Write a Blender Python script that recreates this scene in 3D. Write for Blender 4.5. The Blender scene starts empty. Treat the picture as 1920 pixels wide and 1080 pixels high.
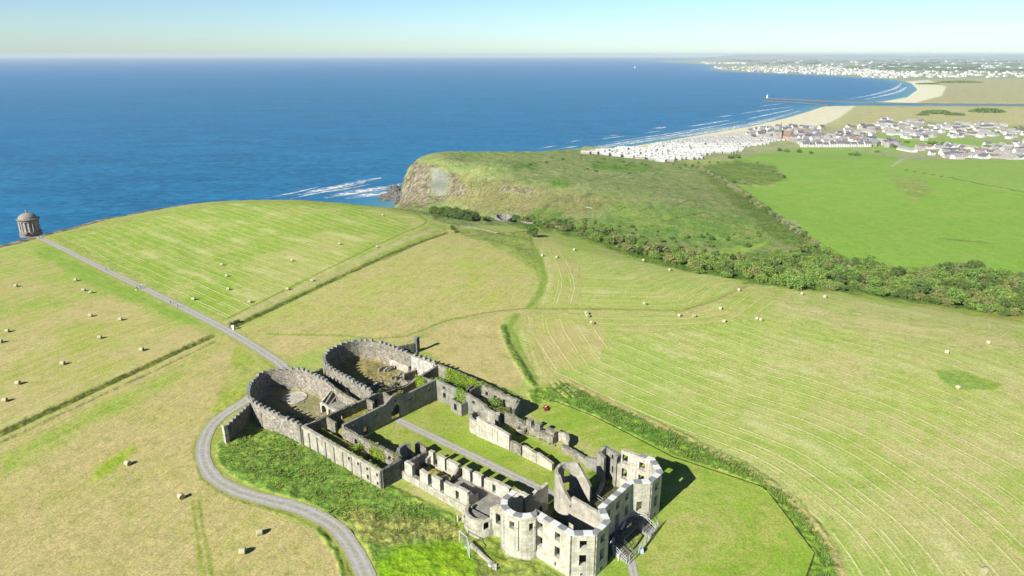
import bpy, math, random
import numpy as np
random.seed(7); RNG = np.random.default_rng(11)
SC = bpy.context.scene
COL = SC.collection
K = 1.18                      # metres per layout unit
# ------------------------------------------------------------------ camera model (layout units)
F, Y0, H = 1300.0, 101.0, 85.0
PIT = math.atan((540 - Y0) / F); SP, CP = math.sin(PIT), math.cos(PIT)
SEA = -55.0

def ray(px, py):
    x = (px - 960) / F; y = (540 - py) / F
    return np.array([x, CP + y * SP, y * CP - SP])

def G(px, py, z=0.0):
    r = ray(px, py); t = (z - H) / r[2]
    return np.array([r[0] * t, r[1] * t, z])

def project(P):
    dx, dy, dz = P[:, 0], P[:, 1], P[:, 2] - H
    dep = dy * CP - dz * SP; up = dy * SP + dz * CP
    dep = np.where(dep < 1, 1, dep)
    return 960 + F * dx / dep, 540 - F * up / dep

# house frame: a runs from the entrance front towards the temple, b across
AZ = math.radians(-50.3)
HU = np.array([math.sin(AZ), math.cos(AZ)]); HV = np.array([math.sin(AZ + math.pi / 2), math.cos(AZ + math.pi / 2)])
HO = G(820 + 1115 / 3.84, 820 + 1010 / 3.84)[:2]
def hw(a, b): return HO + a * HU + b * HV

# ------------------------------------------------------------------ noise in python
def vnoise(x, y, seed=0):
    xi = np.floor(x).astype(np.int64); yi = np.floor(y).astype(np.int64)
    fx = x - xi; fy = y - yi
    fx = fx * fx * (3 - 2 * fx); fy = fy * fy * (3 - 2 * fy)
    def h(i, j):
        n = (i * 374761393 + j * 668265263 + seed * 974711) & 0x7fffffff
        n = ((n ^ (n >> 13)) * 1274126177) & 0x7fffffff
        return ((n ^ (n >> 16)) & 0xffff) / 65535.0
    a = h(xi, yi) * (1 - fx) + h(xi + 1, yi) * fx
    b = h(xi, yi + 1) * (1 - fx) + h(xi + 1, yi + 1) * fx
    return a * (1 - fy) + b * fy
def fbm(x, y, seed=0, o=4):
    s = 0; a = .5; n = 0
    for k in range(o):
        s = s + a * vnoise(x * 2 ** k + 17.3 * k, y * 2 ** k - 9.1 * k, seed + k); n += a; a *= .5
    return s / n
def sstep(a, b, x):
    t = np.clip((x - a) / (b - a), 0, 1); return t * t * (3 - 2 * t)

def seg_dist(X, Y, pts, along=False):
    pts = np.asarray(pts, float); best = np.full(X.shape, 1e18); sd = np.zeros(X.shape); al = np.zeros(X.shape); acc = 0
    for (x0, y0), (x1, y1) in zip(pts[:-1], pts[1:]):
        dx, dy = x1 - x0, y1 - y0; L2 = dx * dx + dy * dy + 1e-12; L = math.sqrt(L2)
        t = np.clip(((X - x0) * dx + (Y - y0) * dy) / L2, 0, 1)
        d2 = (X - x0 - t * dx) ** 2 + (Y - y0 - t * dy) ** 2
        m = d2 < best
        best = np.where(m, d2, best)
        if along: al = np.where(m, acc + t * L, al)
        acc += L
    d = np.sqrt(best)
    return (d, al) if along else d

def poly_sd(X, Y, pts):
    """signed distance, positive inside"""
    pts = np.asarray(pts, float); q = np.vstack([pts, pts[:1]])
    d = seg_dist(X, Y, q); ins = np.zeros(X.shape, bool)
    for (x0, y0), (x1, y1) in zip(q[:-1], q[1:]):
        if y0 == y1: continue
        c = ((y0 > Y) != (y1 > Y)) & (X < (x1 - x0) * (Y - y0) / (y1 - y0) + x0)
        ins ^= c
    return np.where(ins, d, -d)

def smooth_line(pts, n=6):
    """Catmull-Rom through the points"""
    p = np.asarray(pts, float); q = np.vstack([2 * p[0] - p[1], p, 2 * p[-1] - p[-2]]); out = []
    for i in range(1, len(q) - 2):
        for k in range(n):
            t = k / n
            out.append(.5 * ((2 * q[i]) + (-q[i - 1] + q[i + 1]) * t + (2 * q[i - 1] - 5 * q[i] + 4 * q[i + 1] - q[i + 2]) * t * t + (-q[i - 1] + 3 * q[i] - 3 * q[i + 1] + q[i + 2]) * t ** 3))
    out.append(p[-1]); return np.array(out)

# ------------------------------------------------------------------ object helpers
def tag(o, label=None, cat=None, group=None, kind=None):
    if label: o['label'] = label
    if cat: o['category'] = cat
    if group: o['group'] = group
    if kind: o['kind'] = kind
    return o

def empty(name, loc, label, cat, group=None):
    o = bpy.data.objects.new(name, None); COL.objects.link(o)
    o.location = (loc[0] * K, loc[1] * K, loc[2] * K); o.empty_display_size = .5
    return tag(o, label, cat, group)

def put(o, parent):
    if parent is not None:
        o.parent = parent
        # geometry is authored in world layout units: undo the parent's place (parents are never rotated)
        off = [0, 0, 0]; p = parent
        while p is not None:
            for i in range(3): off[i] += p.location[i]
            p = p.parent
        return off
    return [0, 0, 0]

def mk(name, V, Fc, mats, parent=None, uv=None, mi=None, smooth=False, local=False, loc=None):
    """V in layout units (world, or local to the parent when local=True)"""
    me = bpy.data.meshes.new(name)
    V = np.asarray(V, float) * K
    o = bpy.data.objects.new(name, me); COL.objects.link(o)
    off = put(o, parent)
    if not local: V = V - np.array(off)
    if loc is not None:
        if not local: V = V - np.array(loc) * K + np.array(off)
        o.location = tuple(float(c) * K - (f if not local else 0) for c, f in zip(loc, off))
    if isinstance(Fc, np.ndarray):
        n, k = Fc.shape
        me.vertices.add(len(V)); me.vertices.foreach_set('co', V.astype(np.float32).ravel())
        me.loops.add(n * k); me.loops.foreach_set('vertex_index', Fc.astype(np.int32).ravel())
        me.polygons.add(n); me.polygons.foreach_set('loop_start', np.arange(0, n * k, k, dtype=np.int32))
        me.update(calc_edges=True)
    else:
        me.from_pydata([tuple(v) for v in V], [], [tuple(f) for f in Fc])
    for m in (mats if isinstance(mats, (list, tuple)) else [mats]): me.materials.append(m)
    if mi is not None: me.polygons.foreach_set('material_index', np.asarray(mi, np.int32))
    if uv is not None:
        l = me.uv_layers.new(name='UVMap')
        idx = np.empty(len(me.loops), np.int32); me.loops.foreach_get('vertex_index', idx)
        l.data.foreach_set('uv', (np.asarray(uv, np.float32)[idx] if len(uv) == len(V) else np.asarray(uv, np.float32)).ravel())
    if smooth: me.polygons.foreach_set('use_smooth', np.ones(len(me.polygons), bool))
    me.update()
    return o

class MB:
    """collects boxes, tubes and discs into ONE mesh"""
    def __init__(s): s.v = []; s.f = []; s.m = []
    def add(s, V, Fc, m=0):
        n = len(s.v); s.v += [tuple(map(float, p)) for p in V]
        s.f += [tuple(i + n for i in f) for f in Fc]; s.m += [m] * len(Fc); return s
    def box(s, c, size, rz=0., m=0, taper=1., tilt=None):
        x, y, z = [k / 2 for k in size]; V = []
        for sx, sy, sz in ((-1, -1, -1), (1, -1, -1), (1, 1, -1), (-1, 1, -1), (-1, -1, 1), (1, -1, 1), (1, 1, 1), (-1, 1, 1)):
            k = taper if sz > 0 else 1
            p = [sx * x * k, sy * y * k, sz * z]
            if tilt: p[2] += tilt * p[0]
            V.append((c[0] + p[0] * math.cos(rz) - p[1] * math.sin(rz), c[1] + p[0] * math.sin(rz) + p[1] * math.cos(rz), c[2] + p[2]))
        return s.add(V, [(0, 3, 2, 1), (4, 5, 6, 7), (0, 1, 5, 4), (1, 2, 6, 5), (2, 3, 7, 6), (3, 0, 4, 7)], m)
    def tube(s, p, q, r, r2=None, n=8, m=0, cap=True):
        p = np.array(p, float); q = np.array(q, float); r2 = r if r2 is None else r2
        d = q - p; d = d / (np.linalg.norm(d) + 1e-9); a = np.cross(d, (0, 0, 1.) if abs(d[2]) < .9 else (1., 0, 0)); a /= np.linalg.norm(a); b = np.cross(d, a)
        V = []
        for c, rr in ((p, r), (q, r2)):
            for k in range(n):
                t = 2 * math.pi * k / n; V.append(c + rr * (math.cos(t) * a + math.sin(t) * b))
        Fc = [(k, (k + 1) % n, n + (k + 1) % n, n + k) for k in range(n)]
        if cap: Fc += [tuple(range(n - 1, -1, -1)), tuple(range(n, 2 * n))]
        return s.add(V, Fc, m)
    def lathe(s, c, prof, n=24, m=0, a0=0., a1=2 * math.pi):
        full = abs(a1 - a0 - 2 * math.pi) < 1e-6; cols = n if full else n + 1; V = []; Fc = []
        for r, z in prof:
            for k in range(cols):
                t = a0 + (a1 - a0) * k / n; V.append((c[0] + r * math.cos(t), c[1] + r * math.sin(t), c[2] + z))
        for i in range(len(prof) - 1):
            for k in range(n):
                k2 = (k + 1) % cols; Fc.append((i * cols + k, i * cols + k2, (i + 1) * cols + k2, (i + 1) * cols + k))
        return s.add(V, Fc, m)
    def build(s, name, mats, parent=None, **kw):
        return mk(name, s.v, s.f, mats, parent, mi=s.m, **kw)

# ------------------------------------------------------------------ node helpers
class N:
    def __init__(s, name, rough=.9, spec=.2):
        s.m = bpy.data.materials.new(name); s.m.use_nodes = True; s.t = s.m.node_tree
        s.b = s.t.nodes['Principled BSDF']; s.b.inputs['Roughness'].default_value = rough
        s.b.inputs['Specular IOR Level'].default_value = spec
    def n(s, typ, **kw):
        x = s.t.nodes.new(typ)
        for k, v in kw.items(): setattr(x, k, v)
        return x
    def L(s, a, b):
        if hasattr(a, 'links') or isinstance(a, bpy.types.NodeSocket): s.t.links.new(a, b)
        else:
            if isinstance(a, (tuple, list)) and len(a) == 3 and b.type == 'RGBA': a = (*a, 1)
            b.default_value = a
    def math(s, op, a, b=0., c=None, clamp=False):
        x = s.n('ShaderNodeMath', operation=op, use_clamp=clamp); s.L(a, x.inputs[0]); s.L(b, x.inputs[1])
        if c is not None: s.L(c, x.inputs[2])
        return x.outputs[0]
    def mix(s, f, a, b, mode='MIX'):
        x = s.n('ShaderNodeMix', data_type='RGBA', blend_type=mode); s.L(f, x.inputs[0]); s.L(a, x.inputs[6]); s.L(b, x.inputs[7]); return x.outputs[2]
    def pos(s): return s.n('ShaderNodeNewGeometry').outputs['Position']
    def attr(s, name, what='Fac'): return s.n('ShaderNodeAttribute', attribute_name=name).outputs[what]
    def map(s, vec, scale=(1, 1, 1), rot=(0, 0, 0)):
        x = s.n('ShaderNodeMapping'); s.L(vec, x.inputs[0]); x.inputs['Scale'].default_value = scale; x.inputs['Rotation'].default_value = rot; return x.outputs[0]
    def noise(s, vec, scale, detail=3., rough=.55, out='Fac', dist=0.):
        x = s.n('ShaderNodeTexNoise'); s.L(vec, x.inputs['Vector']); x.inputs['Scale'].default_value = scale; x.inputs['Detail'].default_value = detail
        x.inputs['Roughness'].default_value = rough; x.inputs['Distortion'].default_value = dist; return x.outputs[out]
    def ss(s, v, lo, hi, a=0., b=1.):
        x = s.n('ShaderNodeMapRange', interpolation_type='SMOOTHSTEP'); s.L(v, x.inputs[0])
        for i, q in zip((1, 2, 3, 4), (lo, hi, a, b)): s.L(q, x.inputs[i])
        return x.outputs[0]
    def bump(s, h, strength=.5, dist=.1):
        x = s.n('ShaderNodeBump'); s.L(h, x.inputs['Height']); x.inputs['Strength'].default_value = strength; x.inputs['Distance'].default_value = dist
        s.t.links.new(x.outputs[0], s.b.inputs['Normal'])
    def col(s, c): s.L(c, s.b.inputs['Base Color']); return s

def plain(name, c, rough=.8, spec=.2, var=.25, scale=1.5):
    n = N(name, rough, spec); f = n.noise(n.pos(), scale, 4)
    n.col(n.mix(n.ss(f, .3, .7), tuple(x * (1 - var) for x in c), tuple(min(1, x * (1 + var)) for x in c))); return n.m

def stone(name, c1, c2, dark, course=0., streak=.5, rub=0., moss=0.):
    """weathered masonry: blotches, run-down streaks, courses or rubble, a little moss"""
    n = N(name, .92, .15); p = n.pos(); uv = n.n('ShaderNodeTexCoord').outputs['UV']
    c = n.mix(n.ss(n.noise(p, .55, 5, .6), .35, .66), c1, c2)
    h = n.noise(p, 3.5, 5, .65)
    c = n.mix(n.ss(n.noise(p, 2.1, 4, .6), .5, .78, 0, .55), c, dark)
    if streak:
        st = n.noise(n.map(p, (1.6, 1.6, .10)), 1.1, 4, .6)
        c = n.mix(n.math('MULTIPLY', n.ss(st, .48, .72), streak), c, dark)
    if course:
        b = n.n('ShaderNodeTexBrick'); n.L(uv, b.inputs['Vector']); b.inputs['Scale'].default_value = 1.; b.offset = .5
        b.inputs['Brick Width'].default_value = course * 2.1; b.inputs['Row Height'].default_value = course; b.inputs['Mortar Size'].default_value = .03
        b.inputs['Mortar Smooth'].default_value = .4
        b.inputs['Color1'].default_value = (1, 1, 1, 1); b.inputs['Color2'].default_value = (.72, .72, .7, 1); b.inputs['Mortar'].default_value = (.45, .44, .42, 1)
        c = n.mix(.75, c, b.outputs['Color'], 'MULTIPLY')
    if rub:
        v = n.n('ShaderNodeTexVoronoi', feature='F1'); n.L(n.map(p, (1, 1, 1.6)), v.inputs['Vector']); v.inputs['Scale'].default_value = rub
        c = n.mix(.55, c, n.mix(1., n.n('ShaderNodeRGB').outputs[0], v.outputs['Color']), 'MIX') if False else c
        g = n.n('ShaderNodeSeparateColor'); n.L(v.outputs['Color'], g.inputs[0])
        c = n.mix(n.ss(g.outputs[0], .35, .95, 0, .5), c, dark)
        c = n.mix(n.ss(g.outputs[1], .7, 1., 0, .5), c, tuple(min(.75, x * 1.7) for x in c2))
        h = n.math('ADD', h, n.math('MULTIPLY', v.outputs['Distance'], -1.2))
    if moss:
        c = n.mix(n.ss(n.noise(p, .8, 4, .6), .62 - .2 * moss, .72, 0, moss), c, (.07, .09, .03))
    n.col(c); n.bump(h, .7, .09); return n.m
# ------------------------------------------------------------------ materials
M = {}
M['ashlar'] = stone('pale_ashlar', (.40, .38, .31), (.53, .512, .43), (.20, .19, .155), course=.75, streak=.45)
M['ashlar_low'] = stone('weathered_ashlar', (.33, .312, .25), (.47, .45, .37), (.13, .125, .10), course=.6, streak=.5, moss=.3)
M['render'] = stone('stained_render', (.18, .176, .15), (.27, .264, .228), (.085, .087, .077), streak=.7)
M['render_in'] = stone('interior_render', (.285, .27, .222), (.40, .385, .32), (.15, .145, .12), streak=.45)
M['rubble'] = stone('rubble_stone', (.17, .157, .122), (.275, .257, .208), (.07, .067, .056), rub=2.2, streak=.3, moss=.35)
M['rubble_brown'] = stone('brown_rubble_stone', (.205, .185, .15), (.315, .29, .24), (.068, .063, .055), rub=2.0, streak=.25)
M['basalt'] = stone('basalt_rubble', (.08, .08, .074), (.15, .146, .13), (.04, .04, .037), rub=2.0, streak=.2)
M['merlon'] = stone('lichened_merlon_stone', (.19, .20, .185), (.29, .30, .28), (.105, .107, .097), streak=.3)
M['lead'] = plain('grey_coping', (.22, .23, .235), .6, .4, .2, 2)
M['white_cap'] = plain('white_coping', (.60, .61, .59), .6, .3, .08, 2)
M['slab'] = stone('paving_slab', (.21, .20, .175), (.31, .295, .255), (.12, .115, .10), course=.9, streak=0)
M['sunk_fence_shade'] = plain('sunk_fence_shade', (.05, .062, .024), .95, .05, .4)  # near-black colour standing in for shade along the sunk fence
M['turf'] = plain('turf', (.19, .235, .055), .95, .05, .4)
M['dark_gate'] = plain('weathered_dark_metal', (.07, .08, .08), .6, .4)
M['steel'] = plain('galvanised_steel', (.42, .46, .46), .45, .5, .15)
M['white'] = plain('white_paint', (.8, .8, .78), .6, .3, .05)
M['sandstone'] = stone('pinkish_sandstone', (.285, .25, .235), (.36, .325, .305), (.17, .15, .14), course=.6, streak=.35)
M['dome_lead'] = stone('dome_roof', (.23, .20, .185), (.31, .27, .25), (.13, .115, .11), streak=.4)
M['plaster_w'] = plain('limewash', (.36, .35, .305), .9, .1, .25, .9)

def leafmat(name, c, var=.45, trans=.25):
    n = N(name, .75, .25); g = n.n('ShaderNodeNewGeometry'); oi = n.n('ShaderNodeObjectInfo')
    lo = tuple(x * (1 - var) for x in c); hi = tuple(x * (1 + var) for x in c)
    a = n.mix(g.outputs['Random Per Island'], lo, hi)
    b = n.mix(n.math('MULTIPLY', oi.outputs['Random'], .55), a, tuple(x * q for x, q in zip(c, (1.5, 1.15, .9))))
    big = n.noise(g.outputs['Position'], .22, 2)
    b = n.mix(n.ss(big, .35, .7, 0, .45), b, tuple(x * q for x, q in zip(c, (.75, .85, .8))))
    n.col(b); n.b.inputs['Transmission Weight'].default_value = 0.
    tr = n.n('ShaderNodeBsdfTranslucent'); n.L(b, tr.inputs['Color'])
    ms = n.n('ShaderNodeMixShader'); ms.inputs[0].default_value = trans
    n.t.links.new(n.b.outputs[0], ms.inputs[1]); n.t.links.new(tr.outputs[0], ms.inputs[2])
    n.t.links.new(ms.outputs[0], n.t.nodes['Material Output'].inputs['Surface']); return n.m
M['leaf_dark'] = leafmat('dark_foliage', (.115, .19, .048))
M['leaf_mid'] = leafmat('mid_foliage', (.18, .30, .065))
M['leaf_olive'] = leafmat('olive_foliage', (.21, .25, .085))
M['leaf_pale'] = leafmat('pale_blossom_foliage', (.30, .34, .19), .5)
M['leaf_lime'] = leafmat('lime_ivy', (.26, .40, .030), .35, .35)
M['leaf_dry'] = leafmat('dry_scrub', (.20, .20, .065), .4)
M['bark'] = plain('bark', (.11, .085, .06), .95, .1)

def haymat():
    n = N('wrapped_hay', .8, .2); p = n.n('ShaderNodeTexCoord').outputs['Object']
    w = n.noise(n.map(p, (9, .6, .6)), 2.2, 4); b = n.noise(p, 5, 4, .65)
    c = n.mix(n.ss(w, .3, .7), (.35, .335, .205), (.46, .44, .285)); c = n.mix(n.ss(b, .45, .75, 0, .5), c, (.27, .25, .15))
    n.col(c); n.bump(b, .6, .05); return n.m
M['hay'] = haymat()
def hayend():
    n = N('hay_end', .95, .1); p = n.n('ShaderNodeTexCoord').outputs['Object']
    sx = n.n('ShaderNodeSeparateXYZ'); n.L(p, sx.inputs[0]); rr = n.math('SQRT', n.math('ADD', n.math('POWER', sx.outputs[1], 2.), n.math('POWER', sx.outputs[2], 2.)))
    s = n.math('SINE', n.math('ADD', n.math('MULTIPLY', rr, 38.), n.math('MULTIPLY', n.noise(p, 4, 3), 9.)))
    n.col(n.mix(n.ss(s, -.8, .9), (.2, .185, .1), (.36, .335, .2))); n.bump(n.noise(p, 9, 4), .7, .06); return n.m
M['hay_end'] = hayend()

def gravel():
    n = N('compacted_gravel', .95, .1); p = n.pos(); uv = n.n('ShaderNodeTexCoord').outputs['UV']
    f = n.noise(p, 1.1, 6, .7); g = n.noise(p, .12, 4, .6)
    c = n.mix(n.ss(f, .3, .7), (.27, .268, .25), (.385, .38, .355)); c = n.mix(n.ss(g, .45, .7, 0, .5), c, (.32, .29, .22))
    sx = n.n('ShaderNodeSeparateXYZ'); n.L(uv, sx.inputs[0])
    crown = n.math('MULTIPLY', n.ss(n.math('ABSOLUTE', n.math('SUBTRACT', sx.outputs[0], .5)), .02, .13, 1, 0), n.ss(n.noise(p, .9, 5, .7), .42, .62))
    c = n.mix(n.math('MULTIPLY', crown, .75), c, (.25, .25, .12))
    wh_ = n.ss(n.math('ABSOLUTE', n.math('SUBTRACT', n.math('ABSOLUTE', n.math('SUBTRACT', sx.outputs[0], .5)), .22)), .02, .10, 1, 0)
    c = n.mix(n.math('MULTIPLY', wh_, n.ss(n.noise(p, .5, 4, .7), .35, .6, .2, .7)), c, (.43, .425, .40))
    edge = n.math('MULTIPLY', n.ss(n.math('ABSOLUTE', n.math('SUBTRACT', sx.outputs[0], .5)), .32, .49), n.ss(n.noise(p, 1.3, 5, .7), .35, .6))
    c = n.mix(n.math('MULTIPLY', edge, .85), c, (.27, .27, .10))
    n.col(c); n.bump(f, .5, .05); return n.m
M['gravel'] = gravel()

def ground():
    n = N('ground_cover', .95, .08); p = n.pos(); g = n.n('ShaderNodeNewGeometry')
    c1 = n.attr('c1', 'Color'); a1 = n.attr('c1', 'Alpha'); c2 = n.attr('c2', 'Color'); a2 = n.attr('c2', 'Alpha')
    sw = n.attr('sw'); rg = n.attr('rough'); rk = n.attr('rock')
    px = n.n('ShaderNodeSeparateXYZ'); n.L(p, px.inputs[0])
    cv = n.n('ShaderNodeCombineXYZ'); n.L(n.math('MULTIPLY', sw, .55), cv.inputs[0]); n.L(n.math('MULTIPLY', px.outputs[0], .045), cv.inputs[1]); n.L(n.math('MULTIPLY', px.outputs[1], .045), cv.inputs[2])
    streak = n.noise(cv.outputs[0], 1., 5, .62)
    patch = n.noise(p, .035, 5, .6); fine = n.noise(p, 1.9, 6, .72); mid = n.noise(p, .33, 5, .65)
    f = n.math('ADD', n.math('MULTIPLY', streak, .45), n.math('ADD', n.math('MULTIPLY', patch, .75), n.math('MULTIPLY', mid, .40)))
    f = n.ss(n.math('ADD', f, a2), .71, .95)
    c = n.mix(f, c1, c2)
    # raked-up rows left by the mower: thin pale lines and broader worn ones, following the swath
    def rows(per, wid, off, jit):
        w = n.math('ADD', n.math('DIVIDE', n.math('ADD', sw, n.math('MULTIPLY', n.math('SUBTRACT', n.noise(p, .016, 2), .5), jit)), per), off)
        fr = n.math('ABSOLUTE', n.math('SUBTRACT', n.math('FRACT', w), .5))
        return n.ss(fr, 0., wid, 1, 0)
    r1 = n.math('MULTIPLY', rows(5.6, .085, .0, 6.), n.ss(n.noise(p, .18, 4, .7), .30, .50))
    r2 = n.math('MULTIPLY', rows(5.6, .06, .26, 8.), n.ss(n.noise(p, .12, 4, .7), .38, .58, 0, .85))
    r3 = n.math('MULTIPLY', rows(23., .20, .4, 16.), n.ss(n.noise(p, .045, 4, .65), .42, .62, 0, .7))
    r = n.math('MULTIPLY', n.math('MAXIMUM', n.math('MAXIMUM', r1, r2), r3), a1, clamp=True)
    c = n.mix(n.math('MULTIPLY', r, .86), c, (.60, .58, .31))
    cv2 = n.n('ShaderNodeCombineXYZ'); n.L(n.math('MULTIPLY', sw, 1.25), cv2.inputs[0]); n.L(n.math('MULTIPLY', px.outputs[0], .11), cv2.inputs[1]); n.L(n.math('MULTIPLY', px.outputs[1], .11), cv2.inputs[2])
    st2 = n.noise(cv2.outputs[0], 1., 4, .7)
    c = n.mix(n.ss(st2, .32, .52, .6, 0), c, n.mix(1., c, (.78, .86, .66), 'MULTIPLY'))
    c = n.mix(n.ss(st2, .52, .72, 0, .6), c, n.mix(1., c, (1.25, 1.18, 1.3), 'MULTIPLY'))
    mot = n.noise(p, .16, 5, .7)
    c = n.mix(n.ss(mot, .38, .5, .7, 0), c, n.mix(1., c, (.80, .88, .70), 'MULTIPLY'))
    # blades and stubble: small scale light and dark
    c = n.mix(n.ss(fine, .36, .6, 1, 0), c, n.mix(1., c, (.66, .70, .6), 'MULTIPLY')); c = n.mix(n.ss(n.noise(p, .75, 6, .75), .35, .5, .7, 0), c, n.mix(1., c, (.70, .78, .6), 'MULTIPLY'))
    c = n.mix(n.ss(n.noise(p, .9, 4, .7), .52, .75, 0, .4), c, n.mix(1., c, (1.28, 1.22, 1.15), 'MULTIPLY'))
    # rough tussocks
    tus = n.noise(n.map(p, (1, 1, .5)), .62, 5, .7, dist=.6)
    tc = n.mix(n.ss(tus, .36, .66), n.mix(1., c, (.50, .62, .55), 'MULTIPLY'), n.mix(1., c, (1.35, 1.25, .95), 'MULTIPLY'))
    c = n.mix(rg, c, tc)
    tu2 = n.noise(n.map(p, (1, 1, .6)), .10, 6, .76, dist=1.)
    c = n.mix(n.math('MULTIPLY', rg, n.ss(tu2, .36, .5, .72, 0)), c, n.mix(1., c, (.48, .60, .50), 'MULTIPLY'))
    c = n.mix(n.math('MULTIPLY', rg, n.ss(tu2, .52, .68, 0, .6)), c, n.mix(1., c, (1.3, 1.2, 1.05), 'MULTIPLY'))
    # bare rock on steep faces
    v = n.noise(n.map(p, (1, 1, .25)), .20, 7, .78, dist=.5); lay = n.noise(n.map(p, (.3, .3, 1.4)), .35, 4, .6)
    rc = n.mix(n.ss(v, .38, .62), (.05, .044, .036), (.34, .285, .205)); rc = n.mix(n.ss(lay, .45, .7, 0, .6), rc, (.17, .17, .08))
    rm = n.ss(n.math('ADD', rk, n.math('MULTIPLY', n.math('SUBTRACT', n.noise(p, .16, 5, .7), .5), 1.1)), .42, .62)
    c = n.mix(rm, c, rc)
    n.col(c)
    h = n.math('ADD', n.math('MULTIPLY', fine, .6), n.math('MULTIPLY', n.math('MULTIPLY', tus, rg), 4.))
    h = n.math('ADD', h, n.math('MULTIPLY', n.math('MULTIPLY', v, rm), 9.))
    h = n.math('ADD', h, n.math('MULTIPLY', r, .5))
    n.bump(h, .8, .22); return n.m
M['ground'] = ground()

def water():
    n = N('sea_water', .42, .14); p = n.pos(); sh = n.attr('shallow'); dist = n.attr('far')
    w1 = n.noise(n.map(p, (1, 1.9, 1), (0, 0, .35)), .022, 6, .68); w2 = n.noise(n.map(p, (1, 2.2, 1), (0, 0, .15)), .010, 5, .6)
    w3 = n.noise(n.map(p, (1, 3., 1), (0, 0, .5)), .0016, 4, .55)
    c = n.mix(n.ss(n.math('ADD', n.math('MULTIPLY', w2, .55), n.math('MULTIPLY', w1, .45)), .36, .64), (.004, .105, .235), (.012, .17, .345))
    w0 = n.noise(n.map(p, (1, 1.7, 1), (0, 0, .3)), .075, 5, .7)
    c = n.mix(n.ss(w0, .38, .52, .75, 0), c, (.003, .062, .165)); c = n.mix(n.ss(w0, .53, .66, 0, .55), c, (.035, .22, .40))
    c = n.mix(n.ss(w3, .35, .7, 0, .55), c, (.006, .15, .34))
    c = n.mix(dist, c, (.002, .125, .36))
    c = n.mix(n.math('MULTIPLY', sh, .8), c, (.10, .27, .33))
    foam = n.math('MULTIPLY', n.ss(w0, .74, .79), .5)
    c = n.mix(foam, c, (.5, .6, .65))
    n.col(c); n.b.inputs['IOR'].default_value = 1.33
    n.bump(n.math('ADD', n.math('MULTIPLY', w1, 1.), n.math('MULTIPLY', w2, 2.)), .55, 1.6); return n.m
M['water'] = water()
def foam():
    n = N('foam', .8, .2); p = n.pos(); uv = n.n('ShaderNodeTexCoord').outputs['UV']; sx = n.n('ShaderNodeSeparateXYZ'); n.L(uv, sx.inputs[0])
    f = n.noise(n.map(uv, (2.6, .06, 1)), 1.6, 7, .78, dist=.6); g = n.noise(n.map(uv, (.6, .022, 1)), 1., 4, .6)
    edge = n.ss(n.math('ABSOLUTE', n.math('SUBTRACT', sx.outputs[0], .5)), .0, .5, 1, 0)
    a = n.math('MULTIPLY', n.ss(f, .39, .58), n.math('MULTIPLY', edge, n.ss(g, .35, .52)))
    n.col((.80, .84, .86)); tr = n.n('ShaderNodeBsdfTransparent'); ms = n.n('ShaderNodeMixShader'); n.L(a, ms.inputs[0])
    n.t.links.new(tr.outputs[0], ms.inputs[1]); n.t.links.new(n.b.outputs[0], ms.inputs[2]); n.t.links.new(ms.outputs[0], n.t.nodes['Material Output'].inputs['Surface']); return n.m
M['foam'] = foam()

# ------------------------------------------------------------------ terrain height
CT = []
for x, y in ((-240, 330), (-180, 415), (-130, 420), (-200, 250), (-250, 150), (-150, 100), (-100, 200), (-60, 300), (0, 200), (0, 60), (80, 60), (60, 150), (-85, 360), (-25, 290), (40, 225), (95, 150), (-310, 240), (-380, 100), (-60, 0), (60, -80), (-200, -100), (150, 60), (-150, 330), (130, 185), (220, 120)):
    CT.append((x, y, 0.))
CT += [(-60, 470, -24), (-78, 540, -38), (-100, 620, -47), (-110, 670, -50), (-60, 640, -40)]
for px, py, z in ((715, 388, -1.5), (760, 396, -3), (850, 425, -4), (1000, 440, -5), (1100, 475, -3), (1240, 510, -3), (1400, 522, -3), (1500, 545, -2), (1700, 575, -3), (1900, 605, -4),
        (900, 406, -12), (943, 414, -11), (1050, 424, -14), (1150, 443, -16), (1280, 470, -17), (1420, 490, -17), (1540, 510, -15), (1700, 540, -12), (1900, 570, -11),
        (805, 386, -46), (880, 393, -42), (960, 402, -33), (1060, 412, -24), (1200, 440, -18),
        (880, 320, -15.5), (960, 345, -17), (1080, 370, -17), (1200, 395, -16), (1300, 420, -17), (1400, 440, -18),
        (785, 305, -18), (830, 312, -17), (880, 303, -16.5), (1000, 300, -17.5), (1000, 330, -17.5), (1100, 330, -18.5), (1200, 335, -20), (1300, 350, -21), (1230, 310, -23), (1000, 284, -19), (1150, 299, -24),
        (1480, 460, -18), (1600, 485, -16), (1750, 495, -14), (1920, 505, -13), (1920, 420, -18), (1700, 420, -20), (1500, 400, -22), (1400, 345, -26), (1550, 340, -28), (1750, 340, -28), (1920, 340, -27),
        (1500, 295, -38), (1700, 300, -38), (1900, 305, -38), (1350, 310, -30), (2300, 500, -12), (2300, 330, -28), (2300, 640, -4)):
    CT.append(tuple(G(px, py, z)))
CT = np.array(CT)
def _tps():
    n = len(CT); d = np.hypot(CT[:, None, 0] - CT[None, :, 0], CT[:, None, 1] - CT[None, :, 1]) / 100
    A = np.zeros((n + 3, n + 3)); A[:n, :n] = d * d * np.log(d + 1e-9) + np.eye(n) * .004
    Pm = np.c_[np.ones(n), CT[:, :2] / 100]; A[:n, n:] = Pm; A[n:, :n] = Pm.T
    return np.linalg.solve(A, np.r_[CT[:, 2], 0, 0, 0])
TW = _tps()
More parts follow.
